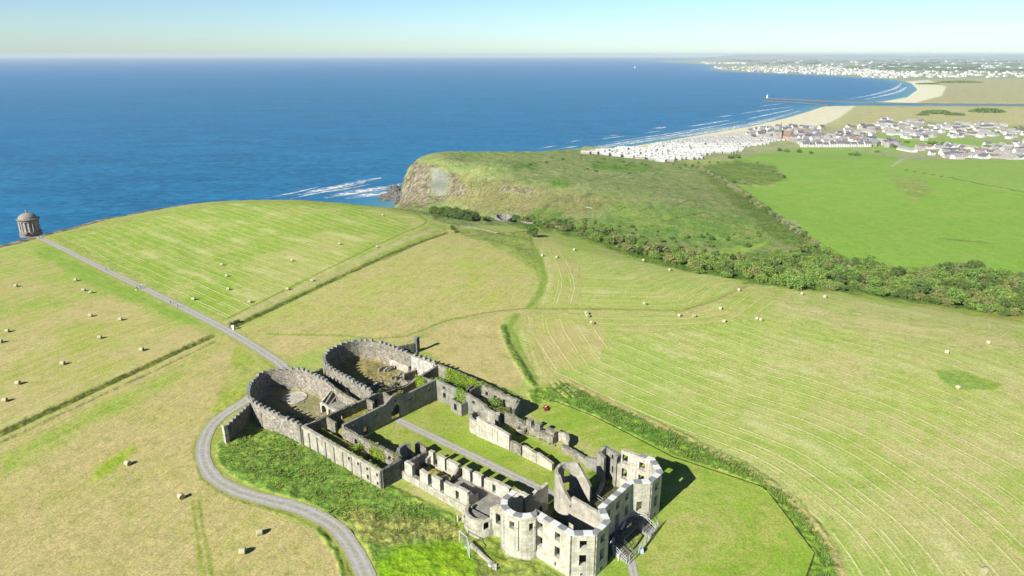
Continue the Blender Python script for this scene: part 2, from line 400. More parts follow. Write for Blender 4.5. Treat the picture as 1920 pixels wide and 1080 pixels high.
def tps(x, y):
    out = np.empty(x.shape); n = len(CT)
    for s in range(0, x.size, 40000):
        xs = x.ravel()[s:s + 40000]; ys = y.ravel()[s:s + 40000]
        d2 = ((xs[:, None] - CT[None, :, 0]) ** 2 + (ys[:, None] - CT[None, :, 1]) ** 2) * 1e-4
        out.ravel()[s:s + 40000] = (.5 * d2 * np.log(d2 + 1e-12)) @ TW[:n] + TW[n] + TW[n + 1] * xs / 100 + TW[n + 2] * ys / 100
    return out

def gp(px, py, z=SEA): return tuple(G(px, py, z)[:2])
COAST = [(-460, -260), (-430, 60), (-352, 225)] + [gp(*q, 0) for q in ((-10, 452), (30, 441), (90, 427), (160, 408), (240, 394), (330, 377), (430, 363), (520, 364), (600, 366), (670, 371))] + \
    [(-84, 420), (-96, 470), (-116, 540), (-127, 600), (-122, 650), (-119, 688), (-117, 708), (-102, 724), (-60, 757), (20, 798), (78, 876)] + \
    [gp(*q) for q in ((1092, 286), (1150, 279), (1200, 271), (1300, 254), (1400, 237), (1470, 221), (1512, 208), (1538, 199.5), (1620, 198.2), (2600, 203.5))] + [(6000, 1000), (3000, -260)]
NORTH = [gp(*q) for q in ((1600, 193.2), (1650, 190), (1695, 182), (1713, 168), (1702, 156), (1670, 149.5), (1560, 142), (1480, 139), (1400, 136), (1325, 131), (1350, 125), (1315, 120), (1240, 116.2), (1225, 114.6), (1290, 112.2), (1330, 110.2))] + \
    [(12000, 29500), (40000, 29500), (40000, 3000)] + [gp(2600, 198.5), gp(1750, 194.4)]

YARD_W = [(75.4, -6.2), (85, -6.9), (92.5, -7.2), (97.2, -6.3), (100.2, -4.6), (103.3, -2.2), (105.6, .5), (106.6, 3.1), (106, 5.4), (104.4, 7.8), (102.7, 9.6), (100.8, 10.8), (98.5, 11.3), (95.2, 11.4), (87.5, 10.8)]
YARD_E = [(75.4, 14.5), (90, 15.9), (96, 16.6), (99.8, 18), (102.6, 20), (104.6, 23), (105.6, 26.2), (105.5, 29.7), (104.3, 33.1), (101.7, 35.2), (98.7, 36.2), (95.4, 36.4), (84.3, 36.4), (75.4, 36.9)]
FLOORS = [(YARD_W + [(75.4, 10.6)], -1.2), (YARD_E, -1.1), ([(58.5, -5.6), (74.7, -5.6), (74.7, -.9), (58.5, -.9)], 2.1), ([(67.8, .6), (74.7, .6), (74.7, 12), (67.8, 12)], 2.0), ([(47.9, -5.7), (56.5, -5.7), (56.5, -.9), (47.9, -.9)], .9),
          ([(46, 30.5), (56.6, 31), (57, 35), (46, 34.6)], 1.6), ([(61, 31), (74, 31.5), (74, 36.3), (61, 36)], 1.0), ([(37.2, .2), (46.3, .2), (46.3, 5.2), (37.2, 5.2)], .9)]
def land(x, y):
    """height of the land, without tussocks; coast distance"""
    z = tps(x, y)
    z = np.clip(z, -54, 3)
    far = sstep(900, 1120, y + .12 * x)
    z = z * (1 - far) + far * (-53.6 + 2.2 * fbm(x / 90, y / 90, 5, 3) * sstep(1300, 1800, y))
    d1 = poly_sd(x, y, COAST); d2 = poly_sd(x, y, NORTH); d = np.maximum(d1, d2)
    w = 11 + 5 * np.exp(-((x + 125) ** 2 + (y - 690) ** 2) / 50 ** 2)
    w = w + np.maximum(0, y - 1100) * .012
    jit = ((fbm(x / 14, y / 14, 3, 4) - .5) * 10 + (fbm(x / 3.5, y / 3.5, 6, 3) - .5) * 6 * (y > 560)) * np.exp(-np.maximum(d1, 0) / 25)
    t = np.clip((d + jit * (y < 850)) / w, 0, 1); S = 1 - (1 - t) ** 2.1
    S = S + .030 * np.sin(S * 24 + 6 * fbm(x / 40, y / 40, 9, 2)) * (S < .97) * (S > .03) * (y > 560) * (y < 850)
    z = -60 + (z + 60) * S
    # house: the ground drops a little outside the low bow window
    c = hw(23.5, -6.5); z = z - 1.1 * np.exp(-((x - c[0]) ** 2 + (y - c[1]) ** 2) / 5.5 ** 2)
    ca = (x - HO[0]) * HU[0] + (y - HO[1]) * HU[1]; cb = (x - HO[0]) * HV[0] + (y - HO[1]) * HV[1]
    i = np.flatnonzero((ca > 30) & (ca < 112) & (cb > -12) & (cb < 42))
    if len(i):
        dz = np.zeros(len(i))
        for q, h in FLOORS: dz += h * sstep(-.25, .35, poly_sd(ca[i], cb[i], q))
        z = z.copy(); z[i] += dz
    z = z - 1.0 * np.exp(-((ca - 91) ** 2 + (cb + 9.5) ** 2) / 4.5 ** 2)
    return z, d

def ground(px, py):
    r = ray(px, py); tmax = (-60 - H) / r[2] if r[2] < -1e-4 else 30000.
    ts = np.geomspace(60, tmax, 260)
    for _ in range(3):
        X = r[0] * ts; Y = r[1] * ts; Zr = H + r[2] * ts; z, _d = land(X, Y)
        i = np.argmax(Zr <= z); i = i if (Zr <= z).any() else len(ts) - 1
        lo, hi = ts[max(i - 1, 0)], ts[i]; ts = np.linspace(lo, hi, 12)
    t = (lo + hi) / 2; x, y = r[0] * t, r[1] * t
    return np.array([x, y, float(land(np.array([x]), np.array([y]))[0][0])])
def gz(x, y): return float(land(np.array([float(x)]), np.array([float(y)]))[0][0])
HAZE, AIRD, DUST, OZ, SKY_S, SUN_E, EXPO = 4.6e-5, .9, .3, 3., .064, 5., .89
SKYT = (.84, .985, 1.10, 1)
# ------------------------------------------------------------------ ground sheet, from under the camera to the horizon
def build_ground():
    az = np.radians(np.r_[np.linspace(-88, -43, 34)[:-1], np.linspace(-43, 43, 880), np.linspace(43, 88, 34)[1:]])
    r1 = H / np.tan(np.radians(np.r_[np.linspace(80, 60, 14)[:-1], np.arange(60, 5.6, -.082)]))
    r2 = (H - SEA) / np.tan(np.radians(np.arange(9.0, .24, -.05))); r2 = r2[r2 > r1[-1] + 3]
    r = np.r_[r1, r2]; r = np.sort(np.r_[r[(r < 570) | (r > 790)], np.arange(571, 790, 1.7)])
    A, R = np.meshgrid(az, r); nr, na = A.shape
    x = (R * np.sin(A)).ravel(); y = (R * np.cos(A)).ravel()
    z, dco = land(x, y)
    P = np.c_[x, y, z]; px, py = project(P)
    n = len(x)
    C1 = np.empty((n, 3)); C2 = np.empty((n, 3)); C1[:] = (.27, .34, .085); C2[:] = (.40, .36, .16)
    a1 = np.zeros(n); a2 = np.zeros(n); sw = np.zeros(n); rough = np.full(n, .15); rock = np.zeros(n)
    wob = (fbm(x / 6, y / 6, 21, 3) - .5)
    front = y > 20
    def guide(pts, sel):
        pts = [tuple(q_) for q_ in smooth_line([tuple(G(*p, 0)[:2]) for p in pts], 5)] if len(pts) > 2 else [tuple(G(*p, 0)[:2]) for p in pts]; sw[sel] = seg_dist(x[sel], y[sel], pts)
    def paint(poly, soft, c1, c2, st=0., bias=0., rg=.15, rk=0., space='px', g=None, jit=1., amt=1.):
        poly = np.asarray(poly, float)
        if space == 'ab': poly = np.array([hw(*p) for p in poly])
        X, Y = (px, py) if space == 'px' else (x, y)
        lo = poly.min(0) - 3 * soft - 6; hi = poly.max(0) + 3 * soft + 6
        i = np.flatnonzero((X > lo[0]) & (X < hi[0]) & (Y > lo[1]) & (Y < hi[1]) & front)
        if not len(i): return
        d = poly_sd(X[i], Y[i], poly) + wob[i] * soft * 2 * jit
        w = sstep(-soft, soft, d) * amt; m = w > .5
        for arr, v in ((a1, st), (a2, bias), (rough, rg), (rock, rk)): arr[i] = arr[i] * (1 - w) + v * w
        C1[i] = C1[i] * (1 - w[:, None]) + np.array(c1) * w[:, None]; C2[i] = C2[i] * (1 - w[:, None]) + np.array(c2) * w[:, None]
        if g: guide(g, i[m])
    def line(pts, wid, soft, c1, c2, rg=.15, dz=0., bias=0., amt=1., space='px'):
        W = [tuple(ground(*p)[:2]) for p in pts] if space == 'land' else [tuple(G(*p, 0)[:2]) for p in pts] if space == 'px' else [tuple(hw(*p)) for p in pts]
        W = np.array(W); lo = W.min(0) - wid - 3 * soft - 3; hi = W.max(0) + wid + 3 * soft + 3
        i = np.flatnonzero((x > lo[0]) & (x < hi[0]) & (y > lo[1]) & (y < hi[1]))
        d = seg_dist(x[i], y[i], W) + wob[i] * soft
        w = (1 - sstep(wid - soft, wid + soft, d)) * amt
        C1[i] = C1[i] * (1 - w[:, None]) + np.array(c1) * w[:, None]; C2[i] = C2[i] * (1 - w[:, None]) + np.array(c2) * w[:, None]
        rough[i] = rough[i] * (1 - w) + rg * w; a1[i] *= 1 - w; a2[i] = a2[i] * (1 - w) + bias * w
        z[i] += dz * w
    TAN, TANG = (.46, .37, .19), (.375, .35, .13)
    GR, GR2 = (.225, .315, .055), (.36, .365, .13)
    dl = [(-300, 955), (0, 812), (395, 630)]; du = [(440, 611), (838, 427)]; path = [(75, 447), (250, 530), (430, 622)]
    # --- coastal plain and far land
    paint([(900, 100), (2600, 100), (2600, 305), (1400, 300), (1090, 300), (1000, 290)], 4, (.30, .30, .19), (.24, .28, .13), rg=.3)
    paint([(1240, 104), (2600, 104), (2600, 148), (1740, 150), (1560, 145), (1300, 134)], 3, (.22, .25, .17), (.31, .31, .23), bias=-.05, jit=.3)
    paint([(1560, 199), (2600, 204), (2600, 242), (1920, 236), (1720, 226), (1640, 245), (1530, 236)], 3, (.46, .40, .24), (.38, .345, .19), rg=.4)
    paint([(1740, 149), (2600, 138), (2600, 200), (1690, 197), (1765, 172)], 2.5, (.43, .37, .24), (.33, .31, .17), rg=.5, jit=.4)
    paint([(1085, 283), (1200, 268), (1300, 251), (1400, 234), (1470, 218), (1512, 204), (1545, 196), (1604, 198), (1592, 208), (1572, 222), (1545, 234), (1500, 241), (1440, 245), (1400, 247), (1300, 261), (1200, 276), (1100, 290)], 2, (.62, .55, .44), (.68, .61, .50), rg=0, jit=.3)
    paint([(1590, 195), (1655, 191), (1700, 180), (1714, 166), (1698, 153), (1740, 150), (1775, 163), (1765, 180), (1700, 197)], 1.5, (.66, .60, .48), (.70, .64, .52), rg=0, jit=.3)
    for q in ([(1550, 270), (1600, 258), (1700, 252), (1830, 262), (1900, 262), (1890, 272), (1740, 276), (1690, 286)], [(1440, 288), (1500, 275), (1560, 276), (1680, 292), (1690, 302)]):
        paint(q, 3, (.20, .33, .07), (.24, .30, .09), rg=.3)
    # --- headland, glen, right fields
    paint([(690, 392), (735, 380), (765, 290), (1000, 270), (1240, 300), (1310, 308), (1450, 440), (1520, 470), (1440, 500), (1300, 480), (1100, 440), (960, 420), (850, 430), (790, 405)], 5, (.185, .238, .10), (.255, .26, .14), rg=.85)
    paint([(850, 325), (960, 340), (1010, 350), (1100, 368), (1160, 378), (1120, 395), (1030, 410), (900, 398), (840, 385)], 14, (.225, .19, .12), (.19, .19, .095), rg=1., bias=.02)
    paint([(1160, 380), (1290, 395), (1400, 405), (1450, 445), (1440, 470), (1280, 460), (1120, 425)], 16, (.15, .235, .068), (.22, .265, .095), rg=.9)
    paint([(1000, 395), (1060, 385), (1050, 410), (1000, 415)], 8, (.11, .18, .05), (.2, .22, .08), rg=.9)
    for q in ([(960, 308), (1000, 306), (1015, 314), (960, 317)], [(1100, 300), (1180, 305), (1240, 315), (1180, 322), (1110, 315)], [(1025, 340), (1065, 336), (1080, 346), (1040, 352)]):
        paint(q, 6, (.10, .19, .04), (.17, .22, .07), rg=.9)
    paint([(740, 392), (752, 365), (772, 296), (815, 308), (850, 322), (880, 350), (872, 372), (830, 378), (790, 388)], 8, (.26, .23, .13), (.2, .22, .08), rg=.8, rk=.62)
    paint([(935, 348), (990, 350), (1010, 360), (1000, 368), (940, 360)], 4, (.3, .27, .16), (.3, .27, .15), rg=.7, rk=.62)
    paint([(806, 316), (824, 315), (842, 326), (836, 366), (808, 364), (812, 342)], 2.5, (.23, .23, .215), (.17, .175, .16), rg=.3, rk=0)
    paint([(808, 340), (838, 340), (836, 352), (808, 352)], 2, (.12, .14, .115), (.16, .17, .15), rg=.3)
    paint([(1380, 348), (1440, 352), (1476, 338), (1452, 312), (1366, 300), (1432, 287), (1680, 301), (1920, 301), (2600, 312), (2600, 530), (1920, 512), (1660, 503), (1590, 488), (1540, 462), (1480, 425), (1420, 380)], 2, (.185, .315, .052), (.235, .33, .078), st=.12, bias=-.02, rg=.1, g=[(1380, 340), (1500, 420), (1620, 500)])
    paint([(1660, 303), (1700, 322), (1780, 338), (1920, 362), (2600, 420), (2600, 305)], 2, (.205, .315, .07), (.25, .33, .09), rg=.1)
    paint([(1668, 330), (1735, 335), (1748, 362), (1715, 376), (1680, 350)], 6, (.26, .30, .11), (.2, .28, .06), rg=.6)
    paint([(1312, 312), (1380, 300), (1450, 310), (1476, 336), (1440, 348), (1366, 346)], 4, (.13, .2, .055), (.2, .24, .08), rg=.9)
    paint([(1300, 308), (1345, 320), (1480, 420), (1545, 468), (1520, 485), (1440, 440), (1330, 340)], 4, (.12, .18, .05), (.17, .2, .08), rg=.9)
    paint([(950, 412), (1060, 415), (1150, 442), (1300, 472), (1440, 478), (1540, 462), (1600, 490), (1660, 502), (1920, 514), (2600, 530), (2600, 640), (1930, 598), (1800, 582), (1680, 562), (1560, 545), (1480, 545), (1300, 518), (1180, 482), (1080, 443), (960, 424)], 5, (.12, .20, .042), (.17, .24, .055), rg=1.)
    paint([(1160, 455), (1300, 470), (1400, 465), (1440, 450), (1440, 458), (1380, 480), (1300, 484), (1200, 470)], 3, (.22, .33, .06), (.26, .32, .1), rg=.4)
    # --- plateau fields
    paint([(-400, 400), (-10, 456), (90, 440), (230, 410), (440, 374), (640, 372), (760, 394), (850, 425), (960, 440), (1000, 460), (1020, 520), (985, 580), (430, 625), (-400, 900)], 4, (.26, .32, .085), (.33, .33, .13), rg=.35)
    paint([(-300, 470), (0, 462), (70, 450), (92, 458), (428, 624), (392, 632), (0, 812), (-300, 950)], 2.5, (.26, .325, .075), (.43, .365, .165), st=.42, bias=.03, g=dl, rg=.1)
    paint([(-300, 600), (0, 590), (230, 560), (340, 625), (360, 640), (0, 808), (-300, 945)], 22, (.30, .325, .085), (.46, .375, .19), st=.40, bias=.07, g=dl, rg=.1)
    paint([(90, 460), (200, 515), (428, 622), (400, 625), (300, 590), (150, 520), (60, 470)], 8, (.20, .30, .055), (.30, .33, .10), st=.2, bias=-.05, g=path, rg=.15)
    paint([(-300, 965), (0, 822), (398, 636), (445, 634), (530, 688), (470, 735), (400, 785), (372, 850), (405, 912), (500, 955), (590, 995), (640, 1060), (655, 1110), (-300, 1150)], 3, TAN, TANG, st=.22, bias=-.02, g=dl, rg=.22)
    paint([(0, 850), (120, 790), (300, 700), (420, 640), (380, 680), (200, 790), (0, 900)], 14, (.36, .35, .13), (.26, .33, .07), st=.3, bias=.06, g=dl, rg=.25)
    paint([(180, 880), (250, 830), (260, 845), (215, 885), (170, 905)], 8, (.27, .34, .05), (.3, .33, .08), rg=.3)
    paint([(440, 640), (520, 690), (470, 735), (405, 780), (390, 770), (440, 710), (430, 670)], 9, (.27, .325, .065), (.36, .35, .13), rg=.3)
    paint([(115, 446), (300, 404), (440, 380), (560, 384), (690, 388), (770, 400), (800, 412), (812, 424), (437, 600), (408, 596)], 4, GR, GR2, st=1., bias=-.03, g=path, rg=.08)
    paint([(480, 480), (600, 450), (700, 450), (640, 500), (470, 585), (430, 560)], 25, (.27, .33, .075), (.38, .37, .145), st=1., bias=.06, g=path, rg=.08)
    paint([(680, 392), (770, 402), (800, 414), (800, 425), (700, 470), (690, 462), (770, 425), (770, 412), (690, 402)], 3, (.30, .34, .09), GR2, st=.9, bias=.05, g=[(838, 427), (437, 605)], rg=.08)
    paint([(448, 614), (838, 430), (880, 446), (945, 470), (1005, 510), (1012, 540), (985, 578), (830, 598), (760, 636), (640, 632), (530, 684), (480, 650)], 3, (.315, .345, .095), (.44, .375, .175), st=.3, bias=.06, g=du, rg=.15)
    paint([(460, 628), (640, 600), (830, 590), (760, 636), (640, 634), (530, 684)], 14, TAN, TANG, st=.25, bias=-.02, g=du, rg=.2)
    paint([(850, 432), (900, 428), (995, 440), (1005, 505), (950, 468), (880, 444)], 5, (.23, .28, .08), (.28, .29, .11), rg=.7)
    paint([(780, 640), (830, 606), (950, 588), (942, 615), (985, 698), (975, 728), (900, 722), (800, 662)], 3, TAN, (.41, .36, .16), bias=-.03, rg=.2)
    tr = [(985, 579), (1280, 584), (1345, 562), (1400, 530), (1500, 545), (1700, 570)]
    paint([(1000, 452), (1100, 474), (1300, 510), (1400, 526), (1360, 548), (1290, 574), (1010, 576), (1022, 530), (1012, 485)], 3, (.285, .35, .09), (.385, .38, .15), st=.95, bias=0., g=tr, rg=.08)
    paint([(1005, 455), (1040, 455), (1090, 500), (1090, 572), (1015, 574), (1024, 530), (1014, 485)], 8, (.28, .34, .08), (.41, .375, .16), st=.95, bias=.07, g=[(1003, 460), (1012, 490), (1020, 530), (1000, 578)], rg=.08)
    hah = [(760, 600), (900, 660), (1012, 712), (1090, 752), (1180, 795), (1260, 830), (1400, 885), (1500, 958), (1560, 1030), (1590, 1100), (1600, 1200)]
    paint([(985, 588), (1280, 588), (1345, 566), (1400, 534), (1560, 550), (1920, 608), (2600, 690), (2600, 1500), (1600, 1300), (1590, 1080), (1545, 990), (1400, 875), (1180, 785), (1010, 712), (968, 640)], 3, (.28, .35, .09), (.42, .40, .175), st=.95, bias=.0, g=hah, rg=.08)
    paint([(1010, 590), (1280, 590), (1350, 568), (1400, 537), (1500, 548), (1400, 600), (1200, 625), (1020, 640)], 8, (.27, .34, .08), (.39, .37, .15), st=.9, bias=.03, g=tr, rg=.08)
    paint([(975, 592), (1100, 600), (1150, 650), (1090, 690), (1010, 700)], 20, (.35, .35, .12), TAN, st=.8, bias=.04, g=[(955, 588), (968, 640), (1008, 712), (1060, 790)], rg=.12)
    paint([(1450, 600), (1700, 640), (1920, 700), (2300, 900), (1920, 1080), (1700, 1000), (1560, 800)], 60, (.30, .355, .095), (.46, .405, .20), st=.85, bias=.03, g=hah, rg=.1)
    paint([(1420, 560), (1900, 620), (1920, 660), (1600, 620)], 20, (.33, .35, .12), (.47, .41, .20), st=.7, bias=.08, g=tr, rg=.1)
    paint([(1757, 697), (1800, 695), (1880, 722), (1860, 732), (1790, 730), (1765, 715)], 3, (.205, .30, .085), (.27, .33, .07), rg=.4)
    paint([(1400, 528), (1560, 549), (1920, 606), (2600, 690), (2600, 650), (1920, 592), (1700, 568), (1480, 540)], 3, (.27, .33, .08), (.33, .34, .11), rg=.5)
    # --- around the house
    paint([(988, 735), (1055, 712), (1180, 768), (1260, 803), (1400, 868), (1500, 938), (1570, 1030), (1590, 1110), (1505, 1110), (1528, 1037), (1447, 930), (1420, 908), (1260, 855), (1180, 813), (1110, 778), (1045, 752), (1000, 760)], 3, (.13, .235, .05), (.24, .33, .065), rg=.9)
    line([(1010, 708), (1060, 712), (1180, 772), (1260, 808), (1400, 878), (1480, 930), (1545, 1005), (1575, 1060), (1585, 1110)], .9, .8, TAN, (.40, .36, .17), rg=.4)
    paint([(985, 770), (1040, 752), (1180, 813), (1420, 908), (1447, 930), (1528, 1037), (1508, 1110), (1150, 1110), (1100, 1000), (1240, 900), (1100, 830)], 2, (.205, .305, .045), (.33, .335, .10), st=.05, bias=-.03, g=[(1290, 985), (1300, 1000)], rg=.1, jit=.3)
    paint([(1230, 940), (1290, 890), (1380, 930), (1400, 1000), (1300, 1070), (1200, 1080)], 20, (.26, .32, .07), (.36, .35, .13), st=.07, bias=.0, g=[(1290, 985), (1300, 1000)], rg=.12)
    paint([(408, 838), (425, 815), (500, 775), (720, 905), (870, 975), (900, 1010), (905, 1110), (720, 1110), (655, 992), (565, 944), (440, 895), (402, 862)], 4, (.15, .245, .055), (.21, .285, .07), rg=.8, bias=.0)
    paint([(640, 960), (760, 965), (860, 985), (890, 1010), (830, 1020), (720, 1020), (680, 1010)], 14, (.27, .275, .10), (.34, .31, .13), rg=.9)
    paint([(705, 1050), (760, 1020), (830, 1012), (890, 1030), (905, 1110), (710, 1110)], 10, (.20, .34, .025), (.25, .37, .035), rg=.6)
    paint([(905, 1000), (1060, 1085), (1080, 1110), (900, 1110), (885, 1010)], 5, (.22, .265, .07), (.30, .30, .11), rg=.7)
    paint([(18, -.4), (67, -.4), (67, 28.6), (18, 28.6)], .4, (.225, .295, .05), (.36, .335, .13), bias=.0, rg=.12, space='ab', jit=.2)
    paint([(0, -2), (18, -2), (18, 27), (0, 27)], .4, (.17, .26, .04), (.24, .30, .06), rg=.7, space='ab', jit=.2)
    paint([(0, -2), (11, -2), (17, 10), (17, 1), (14, 25), (3.6, 26), (0, 20), (3, 12)], .3, (.085, .085, .05), (.13, .13, .06), rg=.5, space='ab')  # inner floors darkened in colour to stand in for interior shade
    paint([(3.6, 9), (8.5, 9), (9.5, 20), (4, 20)], .6, (.20, .33, .03), (.26, .36, .05), rg=.8, space='ab')
    lc = YARD_W + [(75.4, 10.6)]
    paint(lc, .4, (.34, .275, .19), (.27, .235, .14), bias=0., rg=.35, space='ab', jit=.2)
    rc = YARD_E
    paint(rc, .4, (.34, .26, .135), (.25, .205, .115), bias=.02, rg=.6, space='ab', jit=.2)
    paint([(75, 15), (86, 16), (85, 36), (75, 36)], 1.5, (.33, .26, .17), (.27, .23, .12), rg=.6, space='ab')
    for q in ([(47.5, -5.5), (75, -5.5), (75, -.5), (47.5, -.5)], [(67.4, -.5), (75, -.5), (75, 36), (67.4, 30)], [(45, 29), (74, 29), (74, 36), (45, 34)], [(37, -.3), (47, -.3), (47, 5.5), (37, 5.5)]):
        paint(q, .4, (.23, .215, .065), (.30, .27, .10), rg=.8, space='ab', jit=.2)
    paint([(47.5, -5.5), (56, -5.5), (56, -.5), (47.5, -.5)], .6, (.21, .28, .04), (.27, .27, .08), rg=.8, space='ab')
    paint([(75, 10.5), (98, 11.5), (98, 16), (75, 14.5)], .5, (.18, .16, .09), (.22, .2, .1), rg=.5, space='ab', jit=.2)
    # --- ditches, tracks, verges
    line(dl, 1.5, .5, (.12, .13, .045), (.17, .17, .06), rg=1., dz=-.35)
    line([(-300, 980), (0, 829), (300, 690), (400, 642)], .55, .4, (.30, .29, .12), (.2, .2, .08), rg=.6)
    line(du, 1.4, .5, (.12, .13, .045), (.17, .18, .06), rg=1., dz=-.35)
    line([(432, 603), (600, 524), (813, 422)], 2.1, .6, (.42, .37, .21), (.36, .34, .15), rg=.25)
    line([(425, 598), (640, 492), (790, 415), (800, 405), (785, 395)], .5, .35, (.19, .22, .06), (.2, .22, .07), rg=.3)
    line([(830, 434), (790, 452), (720, 488)], .45, .35, (.15, .17, .05), (.2, .22, .07), rg=.3)
    line([(640, 640), (760, 632), (830, 604), (905, 588), (985, 579), (1100, 580), (1280, 583), (1345, 562), (1402, 530)], .55, .4, (.25, .235, .09), (.27, .25, .1), rg=.5)
    line([(640, 645), (760, 638), (830, 610), (905, 594), (985, 584), (1100, 584), (1280, 588), (1345, 566), (1402, 535)], .8, .5, (.44, .37, .20), (.42, .36, .18), rg=.2)
    line([(500, 627), (640, 630), (700, 636)], .7, .5, (.20, .28, .06), (.24, .3, .08), rg=.3)
    line([(1000, 455), (1014, 490), (1022, 520), (1010, 555), (990, 577)], 1.25, .8, (.19, .275, .06), (.23, .29, .08), rg=.3)
    line([(968, 590), (955, 615), (975, 660), (1003, 712)], 1.1, .5, (.19, .27, .06), (.28, .3, .1), rg=.3)
    line([(943, 612), (952, 645), (975, 685), (1000, 722)], 1.0, .8, (.12, .2, .045), (.18, .24, .06), rg=1., dz=.3)
    for o in (0, 14, 26): line([(1000 + o * .2, 600), (985 + o * .5, 630), (1000 + o, 690), (1060 + o, 745)], .4, .3, (.44, .39, .20), (.30, .31, .1), rg=.2)
    line([(372, 940), (380, 990), (392, 1045), (398, 1100)], .35, .3, (.24, .28, .07), (.27, .29, .08), rg=.3)
    line([(360, 940), (366, 985), (376, 1045), (382, 1100)], .35, .3, (.24, .28, .07), (.27, .29, .08), rg=.3)
    dv = [(470, 738), (405, 785), (372, 840), (388, 895), (450, 932), (560, 960), (628, 997), (655, 1040), (672, 1110)]
    line(dv, 1.5, .8, (.225, .27, .06), (.32, .32, .11), rg=.5)
    line([(72, 445), (100, 459), (250, 530), (340, 575), (430, 622), (500, 665), (532, 690), (520, 712), (466, 748), (402, 792), (380, 842), (396, 890), (450, 923), (560, 953), (628, 988), (664, 1034), (690, 1090), (706, 1140)], 2.3, .5, (.27, .29, .08), (.36, .34, .13), rg=.1)
    line([(596, 992), (630, 1034), (645, 1085)], .5, .4, (.14, .22, .05), (.2, .26, .06), rg=.7, dz=.05)
    line([(850, 428), (905, 425), (935, 428), (1000, 433)], .4, .3, (.12, .15, .06), (.2, .2, .1), rg=.6)
    line([(1690, 318), (1760, 330), (1840, 346), (1935, 364), (2100, 392)], 1.3, .7, (.10, .15, .05), (.14, .18, .06), rg=1., dz=.6, space='land')
    line([(1760, 448), (1820, 452), (1880, 459)], 1.0, .8, (.14, .19, .07), (.2, .24, .09), rg=.6, space='land')
    line([(1672, 312), (1690, 300), (1700, 296)], 1.6, .8, (.36, .34, .27), (.36, .34, .27), rg=.1, space='land')
    line([(1440, 342), (1500, 350), (1560, 340)], .5, .4, (.15, .24, .05), (.2, .28, .07), rg=.3, space='land')
    for q in ([(1010, 395), (1030, 380), (1060, 372), (1110, 366)], [(1020, 392), (1040, 388), (1075, 372)], [(1260, 388), (1290, 376), (1330, 374)], [(1088, 345), (1150, 330), (1240, 318)], [(1240, 415), (1320, 400), (1400, 430)], [(880, 345), (940, 338), (1000, 342)]):
        line(q, 1.0, .8, (.12, .15, .06), (.17, .18, .08), rg=1., space='land')
    line([(780, 388), (815, 379), (838, 370)], 1.4, .8, (.13, .12, .09), (.15, .14, .1), rg=.4, space='land')
    # --- tussocks in the mesh, rock by slope
    rr = R.ravel(); lv = sstep(170, 330, rr)
    tus = (1 - lv) * (fbm(x / 1.5, y / 1.5, 31, 4) - .5) + lv * 1.7 * (fbm(x / 5.2, y / 5.2, 32, 3) - .5) + .6 * (fbm(x / 5, y / 5, 33, 3) - .5)
    z = z + np.maximum(rough - .12, 0) * tus * 1.25 * (dco > 2) * (rr < 1500)
    Z2 = z.reshape(nr, na); dzr = np.abs(np.gradient(Z2, axis=0) / np.maximum(np.gradient(R, axis=0), .05)); dza = np.abs(np.gradient(Z2, axis=1) / np.maximum(R * np.gradient(A, axis=1), .05))
    slope = np.hypot(dzr, dza).ravel()
    C1[:] = C1 * 1.24; C2[:] = C2 * 1.2
    for A_ in (C1, C2):
        tm_ = np.clip((A_[:, 0] - A_[:, 1]) / .05, 0, 1)[:, None]; A_ *= 1 - np.array([.115, .085, .10]) * tm_
        lum = (A_ @ np.array([.25, .65, .1]))[:, None]; A_[:] = np.clip(lum + (A_ - lum) * 1.03, .004, 1)
    rock = np.maximum(rock, .8 * sstep(18., 15., dco) * (y < 445) * (x < -108) * (x > -420))
    rock = np.maximum(rock, .75 * sstep(.8, 1.7, slope) * (dco < 45) * (y < 1000))
    idx = np.arange(nr * na).reshape(nr, na)
    Fq = np.stack([idx[:-1, :-1], idx[:-1, 1:], idx[1:, 1:], idx[1:, :-1]], -1).reshape(-1, 4)
    zz = z[Fq]; Fq = Fq[zz.max(1) > SEA - 2.5]
    used = np.zeros(n, bool); used[Fq.ravel()] = True; rem = np.cumsum(used) - 1; Fq = rem[Fq]
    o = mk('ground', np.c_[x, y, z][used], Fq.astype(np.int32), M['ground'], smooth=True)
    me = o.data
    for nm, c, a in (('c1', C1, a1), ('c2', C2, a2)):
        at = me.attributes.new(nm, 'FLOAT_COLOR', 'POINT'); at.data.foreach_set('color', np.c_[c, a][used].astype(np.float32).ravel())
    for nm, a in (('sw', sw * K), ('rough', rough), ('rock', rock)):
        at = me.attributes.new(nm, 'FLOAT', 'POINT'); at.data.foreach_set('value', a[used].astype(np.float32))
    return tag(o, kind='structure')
build_ground()

def build_sea():
    az = np.radians(np.linspace(-88, 88, 620)); r = (H - SEA) / np.tan(np.radians(np.r_[np.arange(58, 12, -1.2), np.arange(12, .27, -.055)])); r = np.r_[r, 30000]
    A, R = np.meshgrid(az, r); nr, na = A.shape; x = (R * np.sin(A)).ravel(); y = (R * np.cos(A)).ravel()
    d = -np.maximum(poly_sd(x, y, COAST), poly_sd(x, y, NORTH))
    idx = np.arange(nr * na).reshape(nr, na); Fq = np.stack([idx[:-1, :-1], idx[:-1, 1:], idx[1:, 1:], idx[1:, :-1]], -1).reshape(-1, 4)
    o = mk('sea', np.c_[x, y, np.full(x.shape, SEA)], Fq.astype(np.int32), M['water'], smooth=True)
    for nm, a in (('shallow', np.exp(-np.maximum(d, 0) / (28 + .012 * np.maximum(y - 900, 0)))), ('far', sstep(700, 9000, R.ravel()) * .85)):
        o.data.attributes.new(nm, 'FLOAT', 'POINT').data.foreach_set('value', a.astype(np.float32))
    tag(o, kind='structure')
build_sea()

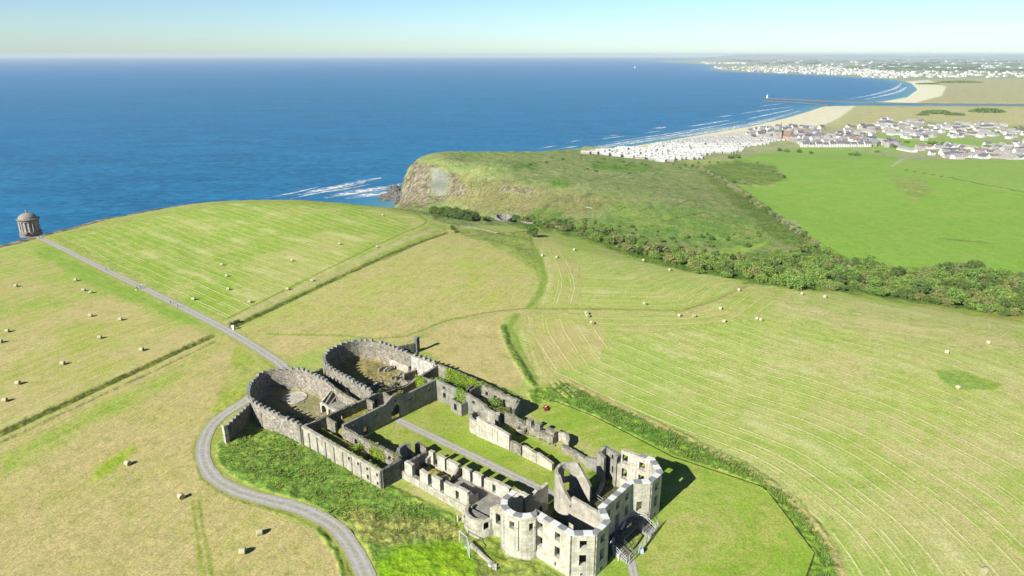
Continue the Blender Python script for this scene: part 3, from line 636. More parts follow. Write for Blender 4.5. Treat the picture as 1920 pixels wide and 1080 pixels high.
def ribbon(name, pts, width, mat, dz, zf=None, step=.8, cols=5, kind='structure', smoothn=6):
    p = smooth_line(pts, smoothn); s = np.r_[0, np.cumsum(np.hypot(*np.diff(p, axis=0).T))]; t = np.arange(0, s[-1], step)
    q = np.c_[np.interp(t, s, p[:, 0]), np.interp(t, s, p[:, 1])]; d = np.gradient(q, axis=0); d /= np.linalg.norm(d, axis=1)[:, None] + 1e-9; nrm = np.c_[-d[:, 1], d[:, 0]]
    wd = width * (1 + .26 * (fbm(t / 3.5, t * 0 + 3, 3, 4) - .5)[:, None]) if np.isscalar(width) else np.interp(t / t[-1], np.linspace(0, 1, len(width)), width)[:, None]
    u = np.linspace(-.5, .5, cols); V = []; UV = []
    for k in u: V.append(q + nrm * wd * k); UV.append(np.c_[np.full(len(t), k + .5), t])
    V = np.stack(V, 1).reshape(-1, 2); UV = np.stack(UV, 1).reshape(-1, 2)
    z = (land(V[:, 0], V[:, 1])[0] if zf is None else np.full(len(V), zf)) + dz
    idx = np.arange(len(t) * cols).reshape(len(t), cols); Fq = np.stack([idx[:-1, :-1], idx[1:, :-1], idx[1:, 1:], idx[:-1, 1:]], -1).reshape(-1, 4)
    return tag(mk(name, np.c_[V, z], Fq.astype(np.int32), mat, uv=UV, smooth=True), kind=kind)
W0 = lambda L, z=0: [tuple(G(*p, z)[:2]) for p in L]
ribbon('path', W0([(72, 445), (100, 459), (250, 530), (340, 575), (430, 622), (500, 665), (532, 690), (520, 712), (466, 748), (402, 792), (380, 842), (396, 890), (450, 923), (560, 953), (628, 988), (664, 1034), (690, 1090), (706, 1140), (735, 1300), (790, 1600)]), 3.25, M['gravel'], .07)
ribbon('courtyard_path', [tuple(hw(*p)) for p in ((67.5, 14.9), (50, 14.8), (35, 14.7), (18.5, 14.6))], 2.4, M['gravel'], .05)
ribbon('path_to_steps', [tuple(hw(*p)) for p in ((-2.8, 8.1), (-4, 6.6), (-6, 4.2), (-9, 1))], 1.7, M['gravel'], .05)
ribbon('road', [tuple(ground(*p)[:2]) for p in ((1538, 470), (1552, 486), (1572, 497), (1600, 502))], 3.2, M['gravel'], .5)

# breakers: loose strips of foam riding on the water
def breaker(pts, w): return (W0(pts, SEA), w)
BR = [breaker(*b) for b in (
    ([(545, 374), (590, 363), (640, 356), (700, 345)], 12), ([(1090, 281), (1170, 271), (1250, 259), (1330, 248), (1420, 231), (1490, 211)], 30), ([(1120, 262), (1180, 254)], 9), ([(1205, 250), (1240, 246)], 10), ([(1300, 247), (1360, 238)], 12), ([(1010, 279), (1045, 273)], 9), ([(1420, 200), (1470, 194)], 12), ([(1060, 268), (1090, 263)], 7),
    ([(560, 366), (600, 357), (640, 350), (690, 338), (720, 333)], 26), ([(610, 372), (660, 362), (700, 356), (735, 350), (755, 344)], 32), ([(650, 373), (690, 366), (735, 360)], 30), ([(500, 372), (560, 360), (600, 350)], 8),
    ([(1075, 283), (1120, 275), (1200, 263), (1270, 252), (1340, 240)], 16), ([(1100, 278), (1180, 268), (1260, 257), (1330, 246), (1400, 233), (1470, 217), (1500, 208)], 20), ([(1140, 268), (1220, 256), (1300, 244), (1400, 226)], 12),
    ([(1222, 242), (1252, 238)], 22), ([(1050, 279), (1085, 274)], 14), ([(1135, 256), (1160, 253)], 10), ([(1290, 238), (1340, 230), (1370, 225)], 18), ([(1345, 220), (1375, 216)], 16), ([(1385, 214), (1440, 206), (1490, 200)], 16), ([(1400, 224), (1450, 213), (1490, 205)], 18),
    ([(1620, 187), (1650, 181), (1685, 172), (1700, 163)], 34), ([(1590, 186), (1640, 177), (1680, 165), (1690, 155)], 30))]
for p, w in BR:
    o = ribbon('breaking_wave', p, [w * .3, w, w, w * .3], M['foam'], .35, zf=SEA, step=6, cols=5, kind='stuff')
    tag(o, 'white foam of waves breaking on the sea off the shore', 'waves', 'breaking waves along the shore')
# ------------------------------------------------------------------ masonry
def isub(a, b):
    """intervals a minus intervals b"""
    out = []
    for lo, hi in a:
        cur = [(lo, hi)]
        for l, h in b:
            nx = []
            for x, y in cur:
                if h <= x + 1e-6 or l >= y - 1e-6: nx.append((x, y)); continue
                if l > x + 1e-6: nx.append((x, l))
                if h < y - 1e-6: nx.append((h, y))
            cur = nx
        out += cur
    return [(x, y) for x, y in out if y - x > 1e-4]

def wall(name, path, h, t, mat, parent=None, z0=-1.2, op=(), rag=0., ds=None, off=0., ab=True, seed=None, closed=False):
    """a real wall along a path in the house frame; h: number or list per path point; op: openings (s0, s1, zb, zt[, 'arch'])"""
    p = np.asarray(path, float); sl = np.r_[0, np.cumsum(np.hypot(*np.diff(p, axis=0).T))]; L = sl[-1]
    hs = np.full(len(p), float(h)) if np.isscalar(h) else np.asarray(h, float)
    cuts = set(np.round(sl, 4))
    if rag or ds: cuts |= set(np.round(np.arange(0, L, ds or .55), 4))
    for o in op:
        n = 8 if len(o) > 4 else 1
        cuts |= set(np.round(np.linspace(max(0, o[0]), min(L, o[1]), n + 1), 4))
    c = np.array(sorted(cuts)); keep = [0]
    for i in range(1, len(c)):
        if c[i] - c[keep[-1]] > .02: keep.append(i)
    c = c[keep]; c[-1] = L
    X = np.interp(c, sl, p[:, 0]); Y = np.interp(c, sl, p[:, 1])
    # mitred normals
    d = np.diff(p, axis=0); d /= np.linalg.norm(d, axis=1)[:, None]; nn = np.c_[-d[:, 1], d[:, 0]]
    def normal(s):
        k = np.searchsorted(sl, s + 1e-4) - 1; k = min(max(k, 0), len(nn) - 1); j = np.argmin(abs(sl - s))
        if abs(sl[j] - s) < 1e-3 and 0 < j < len(sl) - 1:
            m = nn[j - 1] + nn[j]; m /= np.linalg.norm(m); return m / max(.5, m @ nn[j])
        return nn[k]
    NR = np.array([normal(s) for s in c])
    sd = seed if seed is not None else (sum(map(ord, name)) + int(L * 100)) % 977
    H_ = np.interp(c, sl, hs)
    if rag: H_ = H_ + rag * 2 * (fbm(c * .9 + sd, c * 0 + sd, sd, 3) - .5) + rag * .7 * (vnoise(c * 2.3, c * 0 + sd, sd + 1) - .5)
    H_ = np.maximum(H_, z0 + .15)
    def otop(o, s):
        if len(o) <= 4: return o[3]
        r = (o[1] - o[0]) / 2; m = (o[0] + o[1]) / 2; return o[3] - r + math.sqrt(max(0, r * r - (s - m) ** 2))
    V = []; Fc = []; UV = []
    def P(i, side, z):
        q = np.array([X[i], Y[i]]) + NR[i] * (off + side * t / 2); w = hw(*q) if ab else q
        V.append((w[0], w[1], z)); UV.append((c[i], z)); return len(V) - 1
    cols = []
    for i in range(len(c) - 1):
        m = (c[i] + c[i + 1]) / 2; a = [(z0, H_[i])]; b = [(z0, H_[i + 1])]
        for o in op:
            if o[0] < m < o[1]:
                a = isub(a, [(o[2], otop(o, c[i]))]); b = isub(b, [(o[2], otop(o, c[i + 1]))])
        n = min(len(a), len(b)); cols.append((a[:n], b[:n]))
    for i, (a, b) in enumerate(cols):
        for (l0, h0), (l1, h1) in zip(a, b):
            q = [P(i, -1, l0), P(i + 1, -1, l1), P(i + 1, -1, h1), P(i, -1, h0), P(i, 1, l0), P(i + 1, 1, l1), P(i + 1, 1, h1), P(i, 1, h0)]
            Fc += [(q[0], q[1], q[2], q[3]), (q[5], q[4], q[7], q[6]), (q[3], q[2], q[6], q[7])]
            if l0 > z0 + .01: Fc.append((q[1], q[0], q[4], q[5]))
        nxt = cols[i + 1][0] if i + 1 < len(cols) else []
        prv = cols[i - 1][1] if i else []
        for lo, hi in isub(b, nxt): Fc.append((P(i + 1, -1, lo), P(i + 1, 1, lo), P(i + 1, 1, hi), P(i + 1, -1, hi)))
        for lo, hi in isub(a, prv): Fc.append((P(i, 1, lo), P(i, -1, lo), P(i, -1, hi), P(i, 1, hi)))
    return mk(name, V, Fc, mat, parent, uv=UV)

def arc(ca, cb, r, t0, t1, n=18, rb=None):
    return [(ca + r * math.cos(math.radians(t)), cb + (rb or r) * math.sin(math.radians(t))) for t in np.linspace(t0, t1, n)]
def blk(name, a, b, z0, z1, la, lb, mat, parent=None, rot=0., taper=1.):
    """a dressed block in the house frame"""
    c = hw(a, b); mb = MB(); mb.box((c[0], c[1], (z0 + z1) / 2), (la, lb, z1 - z0), rz=-AZ + math.pi / 2 + rot, taper=taper)
    o = mb.build(name, mat, parent)
    l = o.data.uv_layers.new(name='UVMap')
    return o
def along(path, s):
    p = np.asarray(path, float); sl = np.r_[0, np.cumsum(np.hypot(*np.diff(p, axis=0).T))]; k = min(max(np.searchsorted(sl, s) - 1, 0), len(p) - 2)
    d = (p[k + 1] - p[k]) / (sl[k + 1] - sl[k]); return p[k] + d * (s - sl[k]), math.atan2(d[1], d[0]), sl[-1]
def hz(a, b, z=0.): q = hw(a, b); return (q[0], q[1], z)

def coping(path, z, parent, t=1.05, n=None):
    """pale and grey capstones in turn along a parapet"""
    _, _, L = along(path, 0); n = n or max(2, int(L / 1.7)); ed = np.linspace(0, L, n + 1); V = []; Fc = []; mi = []
    p = np.asarray(path, float); sl = np.r_[0, np.cumsum(np.hypot(*np.diff(p, axis=0).T))]
    d = np.diff(p, axis=0); d /= np.linalg.norm(d, axis=1)[:, None]; nn = np.c_[-d[:, 1], d[:, 0]]
    for k in range(n):
        ss_ = sorted({ed[k], ed[k + 1], *[s for s in sl if ed[k] + .05 < s < ed[k + 1] - .05]})
        for s0, s1 in zip(ss_[:-1], ss_[1:]):
            q = []
            for s in (s0, s1):
                j = np.argmin(abs(sl - s))
                if abs(sl[j] - s) < 1e-6 and 0 < j < len(sl) - 1: m = nn[j - 1] + nn[j]; m /= np.linalg.norm(m); m = m / (m @ nn[j])
                else: m = nn[min(max(np.searchsorted(sl, s) - 1, 0), len(nn) - 1)]
                c = np.array([np.interp(s, sl, p[:, 0]), np.interp(s, sl, p[:, 1])])
                for sd in (-1, 1):
                    w = hw(*(c + m * sd * t / 2)); q.append(w)
            i = len(V)
            for zz in (z, z + .2):
                V += [(w[0], w[1], zz) for w in q]
            Fc += [(i + 4, i + 5, i + 7, i + 6), (i, i + 2, i + 3, i + 1), (i, i + 4, i + 6, i + 2), (i + 1, i + 3, i + 7, i + 5), (i, i + 1, i + 5, i + 4), (i + 2, i + 6, i + 7, i + 3)]
            mi += [k % 2] * 6
    return mk('parapet_coping', V, Fc, [M['white_cap'], M['lead']], parent, mi=mi)

def sill(path, s0, s1, z, parent, side=1, off=.45):
    c, ang, _ = along(path, (s0 + s1) / 2); n = np.array([-math.sin(ang), math.cos(ang)]) * side
    c = c + n * off; w = hw(*c); mb = MB(); mb.box((w[0], w[1], z - .09), (s1 - s0 + .3, .35, .16), rz=-AZ + math.pi / 2 - ang)
    return mb.build('window_sill', M['ashlar'], parent)

# ------------------------------------------------------------------ the roofless mansion
HM = 8.8
house = empty('mansion_ruin', hz(8, 12), 'tall roofless pale stone mansion ruin with canted bays, round bow tower and white parapet', 'ruin')
T = .85
P = {1: (3.0, -2.1), 2: (.1, .4), 3: (.1, 4.2), 4: (3., 6.9), 5: (3., 17.), 6: (.3, 19.6), 7: (.3, 23.4), 8: (3.6, 26.3), 9: (10.2, 26.0)}
W2 = lambda s, w, b=True: [(s - w / 2, s + w / 2, 2.5, 4.75), (s - w / 2, s + w / 2, 6.05, 7.65)] + ([(s - .35, s + .35, .35, .95)] if b else [])
def len_(a, b): return math.dist(a, b)
def facade(name, a, b, ops, sd=-1, **kw):
    o = wall(name, [a, b], HM, T, M['ashlar'], house, op=ops, **kw)
    for q in ops:
        if len(q) == 4 and q[2] > 1.2: sill([a, b], q[0], q[1], q[2], house, sd)
    return o
S0 = (10.9, -1.55)
facade('side_wall', S0, P[1], W2(1.15, 1.15, False) + W2(5.1, 1.15, False) + [(4.6, 4.95, .5, 1.4)])
L = len_(P[1], P[2]); facade('canted_bay_wall', P[1], P[2], W2(L / 2, 1.3))
L = len_(P[2], P[3]); facade('canted_bay_wall', P[2], P[3], W2(L / 2, 1.4))
L = len_(P[3], P[4]); facade('canted_bay_wall', P[3], P[4], W2(L / 2, 1.2))
facade('entrance_wall', P[4], P[5], [(1.1, 2.4, 2.6, 4.8), (1.1, 2.4, 6.05, 7.6), (4.35, 5.75, 1.6, 4.9), (4.4, 5.7, 6.05, 7.6), (7.7, 9., 2.6, 4.8), (7.7, 9., 6.05, 7.6)])
L = len_(P[5], P[6]); facade('canted_bay_wall', P[5], P[6], [(L / 2 - .62, L / 2 + .62, 2.5, 4.75)])
L = len_(P[6], P[7]); facade('canted_bay_wall', P[6], P[7], W2(L / 2, 1.4))
L = len_(P[7], P[8]); facade('canted_bay_wall', P[7], P[8], W2(L / 2, 1.3, False))
facade('side_wall', P[8], P[9], W2(1.9, 1.25, False) + [(5.1, 6.3, 2.5, 4.75), (5.1, 6.3, 6.1, 8.0)])
# blocked window panel on the lit cant
c, ang, L = along([P[5], P[6]], len_(P[5], P[6]) / 2); q = c - np.array([-math.sin(ang), math.cos(ang)]) * (T / 2 + .03); w = hw(*q)
MB().box((w[0], w[1], 6.75), (1.4, .12, 1.7), rz=-AZ + math.pi / 2 - ang).build('blocked_window', M['rubble_brown'], house)
# pilasters, plinth and string course standing proud of the faces
def proud(name, a, b, items, mat='ashlar', sd=-1):
    ang = math.atan2(b[1] - a[1], b[0] - a[0])
    for s0, s1, z0, z1, pr in items:
        mb = MB()
        c, _, _ = along([a, b], (s0 + s1) / 2); q = c + sd * np.array([-math.sin(ang), math.cos(ang)]) * (T / 2 + pr / 2 - .02); w = hw(*q)
        mb.box((w[0], w[1], (z0 + z1) / 2), (s1 - s0, pr + .04, z1 - z0), rz=-AZ + math.pi / 2 - ang)
        o = mb.build(name, M[mat], house); o.data.uv_layers.new(name='UVMap')
for (i, j, pil) in (((S0), P[1], (2.6, 3.4, 7.2)), (P[1], P[2], (.25, 3.6)), (P[2], P[3], (.3, 3.5)), (P[3], P[4], (.3, 3.7)), (P[4], P[5], (.4, 3.3, 6.7, 9.6)), (P[5], P[6], (.3, 3.4)), (P[6], P[7], (.3, 3.5)), (P[7], P[8], (.3, 4.0)), (P[8], P[9], (.4, 3.3))):
    L = len_(i, j)
    proud('pilaster', i, j, [(s - .16, s + .16, 1.9, 8.1, .1) for s in pil if s < L])
    proud('string_course', i, j, [(0, L, 1.55, 1.8, .12)]); proud('cornice', i, j, [(0, L, 8.15, 8.4, .16)])
    proud('plinth', i, j, [(-.05, L + .05, -1.2, .25, .16)], 'ashlar_low')
# bow tower
tw = arc(14.35, -1.15, 3.55, 180, 360, 17, 3.3)
wall('bow_tower_wall', tw, HM, T, M['ashlar'], house, op=[(1.25, 2.1, 6.0, 7.5), (4.55, 5.4, 6.0, 7.5)])
TWR = arc(14.35, -1.15, 4.02, 178, 362, 17, 3.77)
wall('string_course', TWR, 1.8, .12, M['ashlar'], house, z0=1.5); wall('string_course', TWR, 8.42, .16, M['ashlar'], house, z0=8.15); wall('plinth', TWR, .25, .2, M['ashlar_low'], house)
for k in (2, 6, 10, 14): blk('pilaster', *TWR[k], 1.8, 8.15, .34, .34, M['ashlar'], house, rot=-math.radians(180 + 11.25 * k))
CP_ = [(17.9, .8), (17.75, -.3)] + arc(14.35, -1.15, 3.5, 352, 188, 13, 3.25) + [S0, P[1], P[2], P[3], P[4], P[5], P[6], P[7], P[8], (6.3, 26.25)]
coping(CP_, HM + .003, house, 1.2, 36)
wall('inner_wall', [(17.9, -1.1), (18.0, 3.2)], [8.5, 6.4], .7, M['render_in'], house, rag=.35)
# wall between tower and low bow
wall('side_wall', [(21.6, -1.6), (18., -1.35)], [5.2, 7.4], .8, M['ashlar_low'], house, rag=.35, op=[(1.4, 2.5, 2.4, 4.6)])
sill([(21.6, -1.6), (18., -1.35)], 1.4, 2.5, 2.4, house, -1)
# inside the shell
hs_ = arc(12.9, 12.9, 3.3, 100, -100, 25)
horse = [(11.2, 16.2)] + arc(12.9, 12.95, 3.7, 92, -92, 25, 3.25) + [(11.0, 9.7)]
ln = np.r_[0, np.cumsum([math.dist(a, b) for a, b in zip(horse[:-1], horse[1:])])]; LH = ln[-1]
hh = [max(4.6, min(8.9, 4.7 + 1.35 * min(s, LH - s - .4))) for s in ln]
wall('stair_apse_wall', horse, hh, .62, M['render_in'], house, rag=.14, op=[(LH / 2 - 2.6, LH / 2 - 1.2, 5.6, 7.4), (LH / 2 - 2.6, LH / 2 - 1.2, 2.3, 4.5)])
wall('inner_wall', [(9.6, 7.5), (3.5, 7.2)], [7.9, 7.4], .6, M['render_in'], house, rag=.15)
wall('inner_wall', [(17.6, 3.2), (17., 9.6)], [5.8, 6.6], .7, M['render_in'], house, rag=.4, op=[(3.4, 4.8, 0, 2.4, 'arch')])
wall('inner_wall', [(11.0, 9.7), (10.0, 7.4)], [4.6, 5.2], .6, M['render_in'], house, rag=.3, op=[(.5, 1.7, 0, 3.)])
wall('inner_wall', [(13.2, 24.4), (11.6, 19.0)], [1.6, 1.2], .5, M['render'], house, rag=.1)
wall('side_wall', [(10.2, 26.), (11.4, 26.)], [5.4, 5.2], .8, M['render_in'], house, rag=.2)
wall('turret_ruin', [(11.3, 25.2), (11.3, 27.1), (14.7, 27.1), (14.9, 24.9), (13.4, 24.7)], [6.8, 6.6, 7.2, 7., 6.2], .7, M['render'], house, rag=.35, op=[(2.6, 3.5, 1.6, 3.4), (2.9, 3.7, 4.8, 6.), (6.4, 7.2, 2, 4)])
wall('side_wall', [(14.9, 26.6), (16.2, 27.6), (19.8, 27.6)], [2.9, 3.2, 2.4], .8, M['render'], house, rag=.25)
wall('side_wall', [(19.8, 28.2), (27.6, 29.6)], [1.5, 1.5], .8, M['rubble'], house, rag=.2)

# low bow window with its flat terrace
bow = empty('low_bow_window', hz(24.3, -2), 'low broken round bow window of pale stone left of the bow tower', 'ruin')
bw = arc(24.3, -1., 3.1, 186, 352, 15, 3.)
wall('bow_wall', bw, 2.9, .6, M['ashlar_low'], bow, z0=-2, op=[(1.0, 2.1, .75, 2.6, 'arch')], rag=.12)
bw2 = arc(24.3, -1., 3.5, 186, 352, 15, 3.4); wall('bow_plinth', bw2, .55, .3, M['ashlar_low'], bow, z0=-2.1)
mb = MB(); V = [hz(*q, 2.25) for q in arc(24.3, -1., 2.8, 186, 352, 15, 2.7)]; V2 = [(x, y, 1.9) for x, y, z in V]
mb.add(V + V2, [tuple(range(15)), tuple(range(29, 14, -1))] + [(i, i + 1, 16 + i, 15 + i) for i in range(14)]); o = mb.build('terrace_floor', M['slab'], bow); o.data.uv_layers.new(name='UVMap')
wall('broken_pier', [(21.3, -1.7), (21.2, -.2)], [4.4, 3.4], .8, M['rubble'], bow, rag=.5)
wall('broken_pier', [(27.6, -1.4), (28.4, -1.2)], [1.6, 1.4], .9, M['ashlar_low'], bow, rag=.2, z0=-2)
for k, a in enumerate((28.6, 27.7)): blk('gate_pier', a, -3.3 + .5 * k, -1.6, .9, .35, .35, M['ashlar_low'], bow)
wall('outer_low_wall', [(28.4, -1.9), (27.6, -3.0)], [1.0, .7], .5, M['ashlar_low'], bow, rag=.1, z0=-2)

# ------------------------------------------------------------------ long west range
wr = empty('west_range_ruin', hz(36, 2.5), 'long ruined range with tooth-like wall stumps beside the courtyard path', 'ruin')
SW = [(48.1, -.55), (28.0, -.75)]
wall('plinth_wall', SW, [1.75, 1.85], .95, M['ashlar_low'], wr, z0=-1.5, rag=.05)
for a0, a1, h, op in ((46.2, 43.9, 4.5, ()), (41.6, 39.2, 4.3, ()), (38.1, 35.7, 4.5, ()), (34.6, 31.9, 4.5, ()), (31.9, 28.2, 4.9, [(.5, 1.4, 2.0, 4.1)])):
    wall('wall_stump', [(a0, -.58), (a1, -.6)], [h, h - .1], .85, M['ashlar'], wr, z0=1.8, rag=.14, op=op)
wall('wall_stump', [(28.35, -.9), (28.2, 1.7)], [4.6, 3.2], .8, M['ashlar_low'], wr, z0=0, rag=.3)
wall('plinth_wall', [(46.2, 5.75), (18.3, 6.)], [1.2, 1.9], .8, M['ashlar_low'], wr, rag=.1)
for a0, a1, h, op in ((45.6, 44.3, 4.3, ()), (43., 40.8, 4.2, ()), (40.2, 36.9, 4.2, ()), (35.6, 33.5, 4.3, ()), (32.7, 30.4, 4.4, ()), (29.6, 28.3, 4.3, ()), (28.3, 23.1, 4.7, [(.9, 1.8, 2.0, 3.9)]), (22.0, 18.4, 5.0, [(1.5, 2.4, 2., 3.9)])):
    wall('wall_stump', [(a0, 5.75), (a1, 5.8)], [h, h - .12], .82, M['ashlar'], wr, z0=1.15, rag=.16, op=op)
wall('cross_wall', [(46.8, .2), (46.2, 5.6)], [3.4, 3.8], .7, M['basalt'], wr, rag=.4)
wall('cross_wall', [(36.9, -.1), (36.7, 2.2)], [4.2, 3.6], .5, M['rubble'], wr, rag=.2)
wall('cross_wall', [(36.8, 3.4), (36.7, 5.4)], [2.0, 4.0], .5, M['rubble'], wr, rag=.2)
wall('red_brick_jamb', [(45.4, 4.4), (45.3, 5.4)], [2.6, 3.2], .6, M['rubble_brown'], wr, rag=.2)
V = [hz(36.2, -.1, 1.72), hz(21.6, -.5, 1.72), hz(18.4, -.3, 1.72), hz(18.4, 5.4, 1.72), hz(36.2, 5.4, 1.72)]
o = mk('terrace_floor', V + [(x, y, 1.3) for x, y, z in V], [(0, 1, 2, 3, 4), (9, 8, 7, 6, 5)] + [(i, (i + 1) % 5, 5 + (i + 1) % 5, 5 + i) for i in range(5)], M['slab'], wr); o.data.uv_layers.new(name='UVMap')
o = blk('paving_block', 30., 3.4, 1.73, 2.05, 1.7, 1.1, M['slab'], wr)

# ------------------------------------------------------------------ east range
er = empty('east_range_ruin', hz(37, 25.5), 'long roofless range with a rounded end wall on the courtyard lawn', 'ruin')
ap = [(46.3, 22.2)] + arc(47.6, 25.2, 3.2, -72, 88, 15, 3.0) + [(47.0, 28.3), (45.6, 28.9)]
wall('rounded_end_wall', ap, [3.6] * 8 + [3.4] * (len(ap) - 8), .75, M['ashlar_low'], er, rag=.15)
wall('courtyard_wall', [(46.6, 22.1), (41., 22.2), (36.8, 22.2)], [5.0, 4.3, 3.7], .8, M['ashlar'], er, rag=.12)
for a0, a1, z0, z1 in ((45.9, 45.7, .9, 4.2), (43.9, 43.7, .9, 4.0), (41.9, 41.7, .9, 3.7), (40.4, 40.2, .9, 3.6), (46, 40.2, .75, .95)):
    mb = MB(); c = hw((a0 + a1) / 2, 21.75); mb.box((c[0], c[1], (z0 + z1) / 2), (abs(a0 - a1), .14, z1 - z0), rz=-AZ + math.pi / 2)
    o = mb.build('blind_window_frame', M['ashlar_low'], er); o.data.uv_layers.new(name='UVMap')
wall('courtyard_wall', [(36.6, 22.2), (33.3, 22.1)], [2.5, 2.3], .75, M['rubble'], er, rag=.2)
wall('courtyard_wall', [(32.9, 22.1), (28.8, 21.9)], [2.7, 2.4], .75, M['ashlar_low'], er, rag=.15)
wall('courtyard_wall', [(28.7, 21.9), (24.4, 21.7)], [2.7, 1.7], .75, M['ashlar'], er, rag=.15)
wall('rubble_wall', [(49., 30.2), (46.5, 30.8), (43., 31.0), (39.8, 31.)], [2.4, 2.2, 2.6, 1.7], 1.1, M['rubble'], er, rag=.45)
wall('rubble_wall', [(39.8, 31.), (36., 31.), (30.6, 30.6)], [1.8, 1.6, 1.9], 1.2, M['rubble'], er, rag=.4)
for a in (38.2, 35.6): blk('pier_stump', a, 31.2, 1.2, 3.2, 1.5, 1.1, M['render'], er)
wall('pier_stump', [(33.2, 31.2), (30.7, 31.0)], [3.1, 2.5], 1.0, M['rubble'], er, rag=.35)
mb = MB(); mb.lathe(hz(39.6, 29.6), [(1.25, -.3), (1.25, 1.1), (1.15, 1.25), (.75, 1.25), (.7, .8), (0, .8)], 18); o = mb.build('round_oven_base', M['rubble_brown'], er); o.data.uv_layers.new(name='UVMap')
wall('curved_screen_wall', [(31.4, 31.6)] + arc(28.6, 31., 1.9, 60, -60, 9, 1.6)[::-1][::-1] + [(27., 30.)] if False else [(31.2, 32.2), (29.8, 32.9), (28.4, 32.6), (27.4, 31.5), (26.9, 30.3)], 2.1, .7, M['ashlar_low'], er, rag=.15)

# ------------------------------------------------------------------ service court
def niche_layer(name, path, h, items, mat, parent, sd, tt=.14, tb=.8, z0=-1.2):
    """a thin front layer with round-headed recesses in it"""
    return wall(name, path, h, tt, mat, parent, op=items, off=sd * (tb / 2 + tt / 2), z0=z0)
sc_ = empty('service_court_wall', hz(67, 14), 'grey arcaded courtyard screen wall with gabled archway across the lawn end', 'ruin')
sp = [(67.3, -.6), (67.3, 11.6), (67.3, 13.9), (67.3, 15.9), (67.3, 18.), (67.3, 28.9)]
sh_ = [5.2, 5.3, 6.6, 6.6, 5.4, 5.5]
lun = [(2.0, 3.5), (5.2, 6.7), (8.6, 10.1), (19.4, 20.9), (22.8, 24.3), (26.1, 27.6)]
ops = [(13.9, 16.9, -1.2, 3.9, 'arch'), (15.1, 15.7, 4.9, 5.5, 'arch'), (5.3, 6.7, -1.2, 2.3, 'arch')] + [(a + .25, b - .25, 3.5, 4.2, 'arch') for a, b in (lun[0], lun[2], lun[3], lun[5])]
wall('screen_wall', sp, sh_, .65, M['render'], sc_, op=ops, rag=.04)
niche_layer('blind_arcade', sp, [h - .35 for h in sh_], [(13.6, 17.2, -1.2, 4.2, 'arch')] + [(a - .25, b + .25, .1, 4.7, 'arch') for a, b in lun], M['render'], sc_, -1, .16, .65)
wall('rear_wall', [(75., -5.9), (75., 3.), (75, 14.5), (75, 25), (75., 36.9)], [4.4, 4.3, 4.2, 2.6, 4.4], .7, M['rubble'], sc_, rag=.15, op=[(19.2, 22, -1.2, 3.2, 'arch'), (10.2, 10.9, 1.4, 2.8, 'arch')])
for p_, h_ in ((((74.7, .4), (71.2, .3)), (4.1, 3.9)), (((74.7, 12.3), (72.2, 12.2)), (4.2, 3.9)), (((74.7, 17.6), (70.5, 17.4)), (3.8, 3.0)), (((71.2, 13.6), (69., 13.4)), (3.0, 3.4)), (((74.7, 29.4), (69.5, 29.6)), (4.0, 4.4))):
    wall('room_divider', p_, h_, .6, M['rubble'], sc_, rag=.25)
ec = empty('east_court_wall', hz(57, 28.6), 'grey render courtyard wall with round niches and small roofless porch', 'ruin')
ep = [(66.9, 28.95), (56., 28.6), (52., 28.4), (48.6, 28.4), (45.4, 28.4)]; eh = [5.5, 5.3, 4.9, 3.6, 2.9]
wall('court_wall', ep, eh, .7, M['render'], ec, rag=.12, op=[(2.4, 3.4, 1.3, 2.8), (2.3, 3.6, 3.7, 4.6, 'arch'), (12.9, 14.1, 3.4, 4.3, 'arch'), (6.6, 7.3, 1.2, 2.6)])
niche_layer('blind_arcade', [(66.5, 28.95), (52.8, 28.5)], [5.1, 4.7], [(1.6, 3.4, .1, 4.8, 'arch'), (4.6, 6.4, .1, 4.6, 'arch'), (11.8, 13.5, .1, 4.5, 'arch')], M['render'], ec, 1 if False else -1, .14, .7)
po = [(59.6, 28.3), (59.6, 26.7), (55.9, 26.3), (55.7, 28.2)]
wall('porch_wall', po, 3.3, .4, M['render'], ec, op=[(2.6, 3.7, .7, 2.6)])
wc = empty('west_court_wall', hz(58, -.4), 'lichened rubble courtyard wall with arched holes and a curled end', 'ruin')
wall('court_wall', [(66.9, -.55), (60, -.5), (52, -.4), (48.3, -.3)], [4.7, 4.3, 4.4, 4.5], .85, M['rubble'], wc, rag=.28, op=[(4.0, 5.1, 2.0, 3.6, 'arch'), (9.0, 10.2, .2, 3.3, 'arch'), (11.2, 12.2, 2.6, 3.7, 'arch'), (15.2, 16.3, 2.6, 3.7, 'arch')])
wall('curled_wall', [(48.2, -.2), (49.3, .1), (50.3, .8), (51.1, 1.8), (51.5, 3.), (51.4, 4.2), (50.9, 5.1)], 4.4, .7, M['render'], wc, rag=.12)
wall('wall_stump', [(51.9, 7.2), (50.4, 7.8), (48.9, 7.9)], [3.3, 2.9, 2.6], .6, M['rubble'], wc, rag=.3)
ow = empty('west_service_wall', hz(60, -5.8), 'long pale panelled outer wall above the rough grass bank', 'wall')
wp = [(75.2, -5.95), (47.5, -6.1)]
wall('panelled_wall', wp, [4.5, 4.3], .75, M['ashlar_low'], ow, z0=-1.8, rag=.05, op=[(17.1, 17.8, 2.6, 3.5), (20.2, 20.9, 2.6, 3.5), (23.2, 23.9, 2.6, 3.5), (23.2, 23.9, .6, 1.7), (26.4, 27., 2.6, 3.4), (26.4, 27., .5, 1.4)])
for s in np.r_[.4, np.arange(3.0, 27.8, 3.06)]:
    mb = MB(); c = hw(75.2 - s, -6.5); mb.box((c[0], c[1], 1.2), (.26, .16, 5.4), rz=-AZ + math.pi / 2)
    o = mb.build('pilaster', M['render'], ow); o.data.uv_layers.new(name='UVMap')
wall('end_wall', [(47.6, -6.0), (47.6, -.7)], [4.3, 4.4], .75, M['basalt'], ow, rag=.08, z0=-1.6)
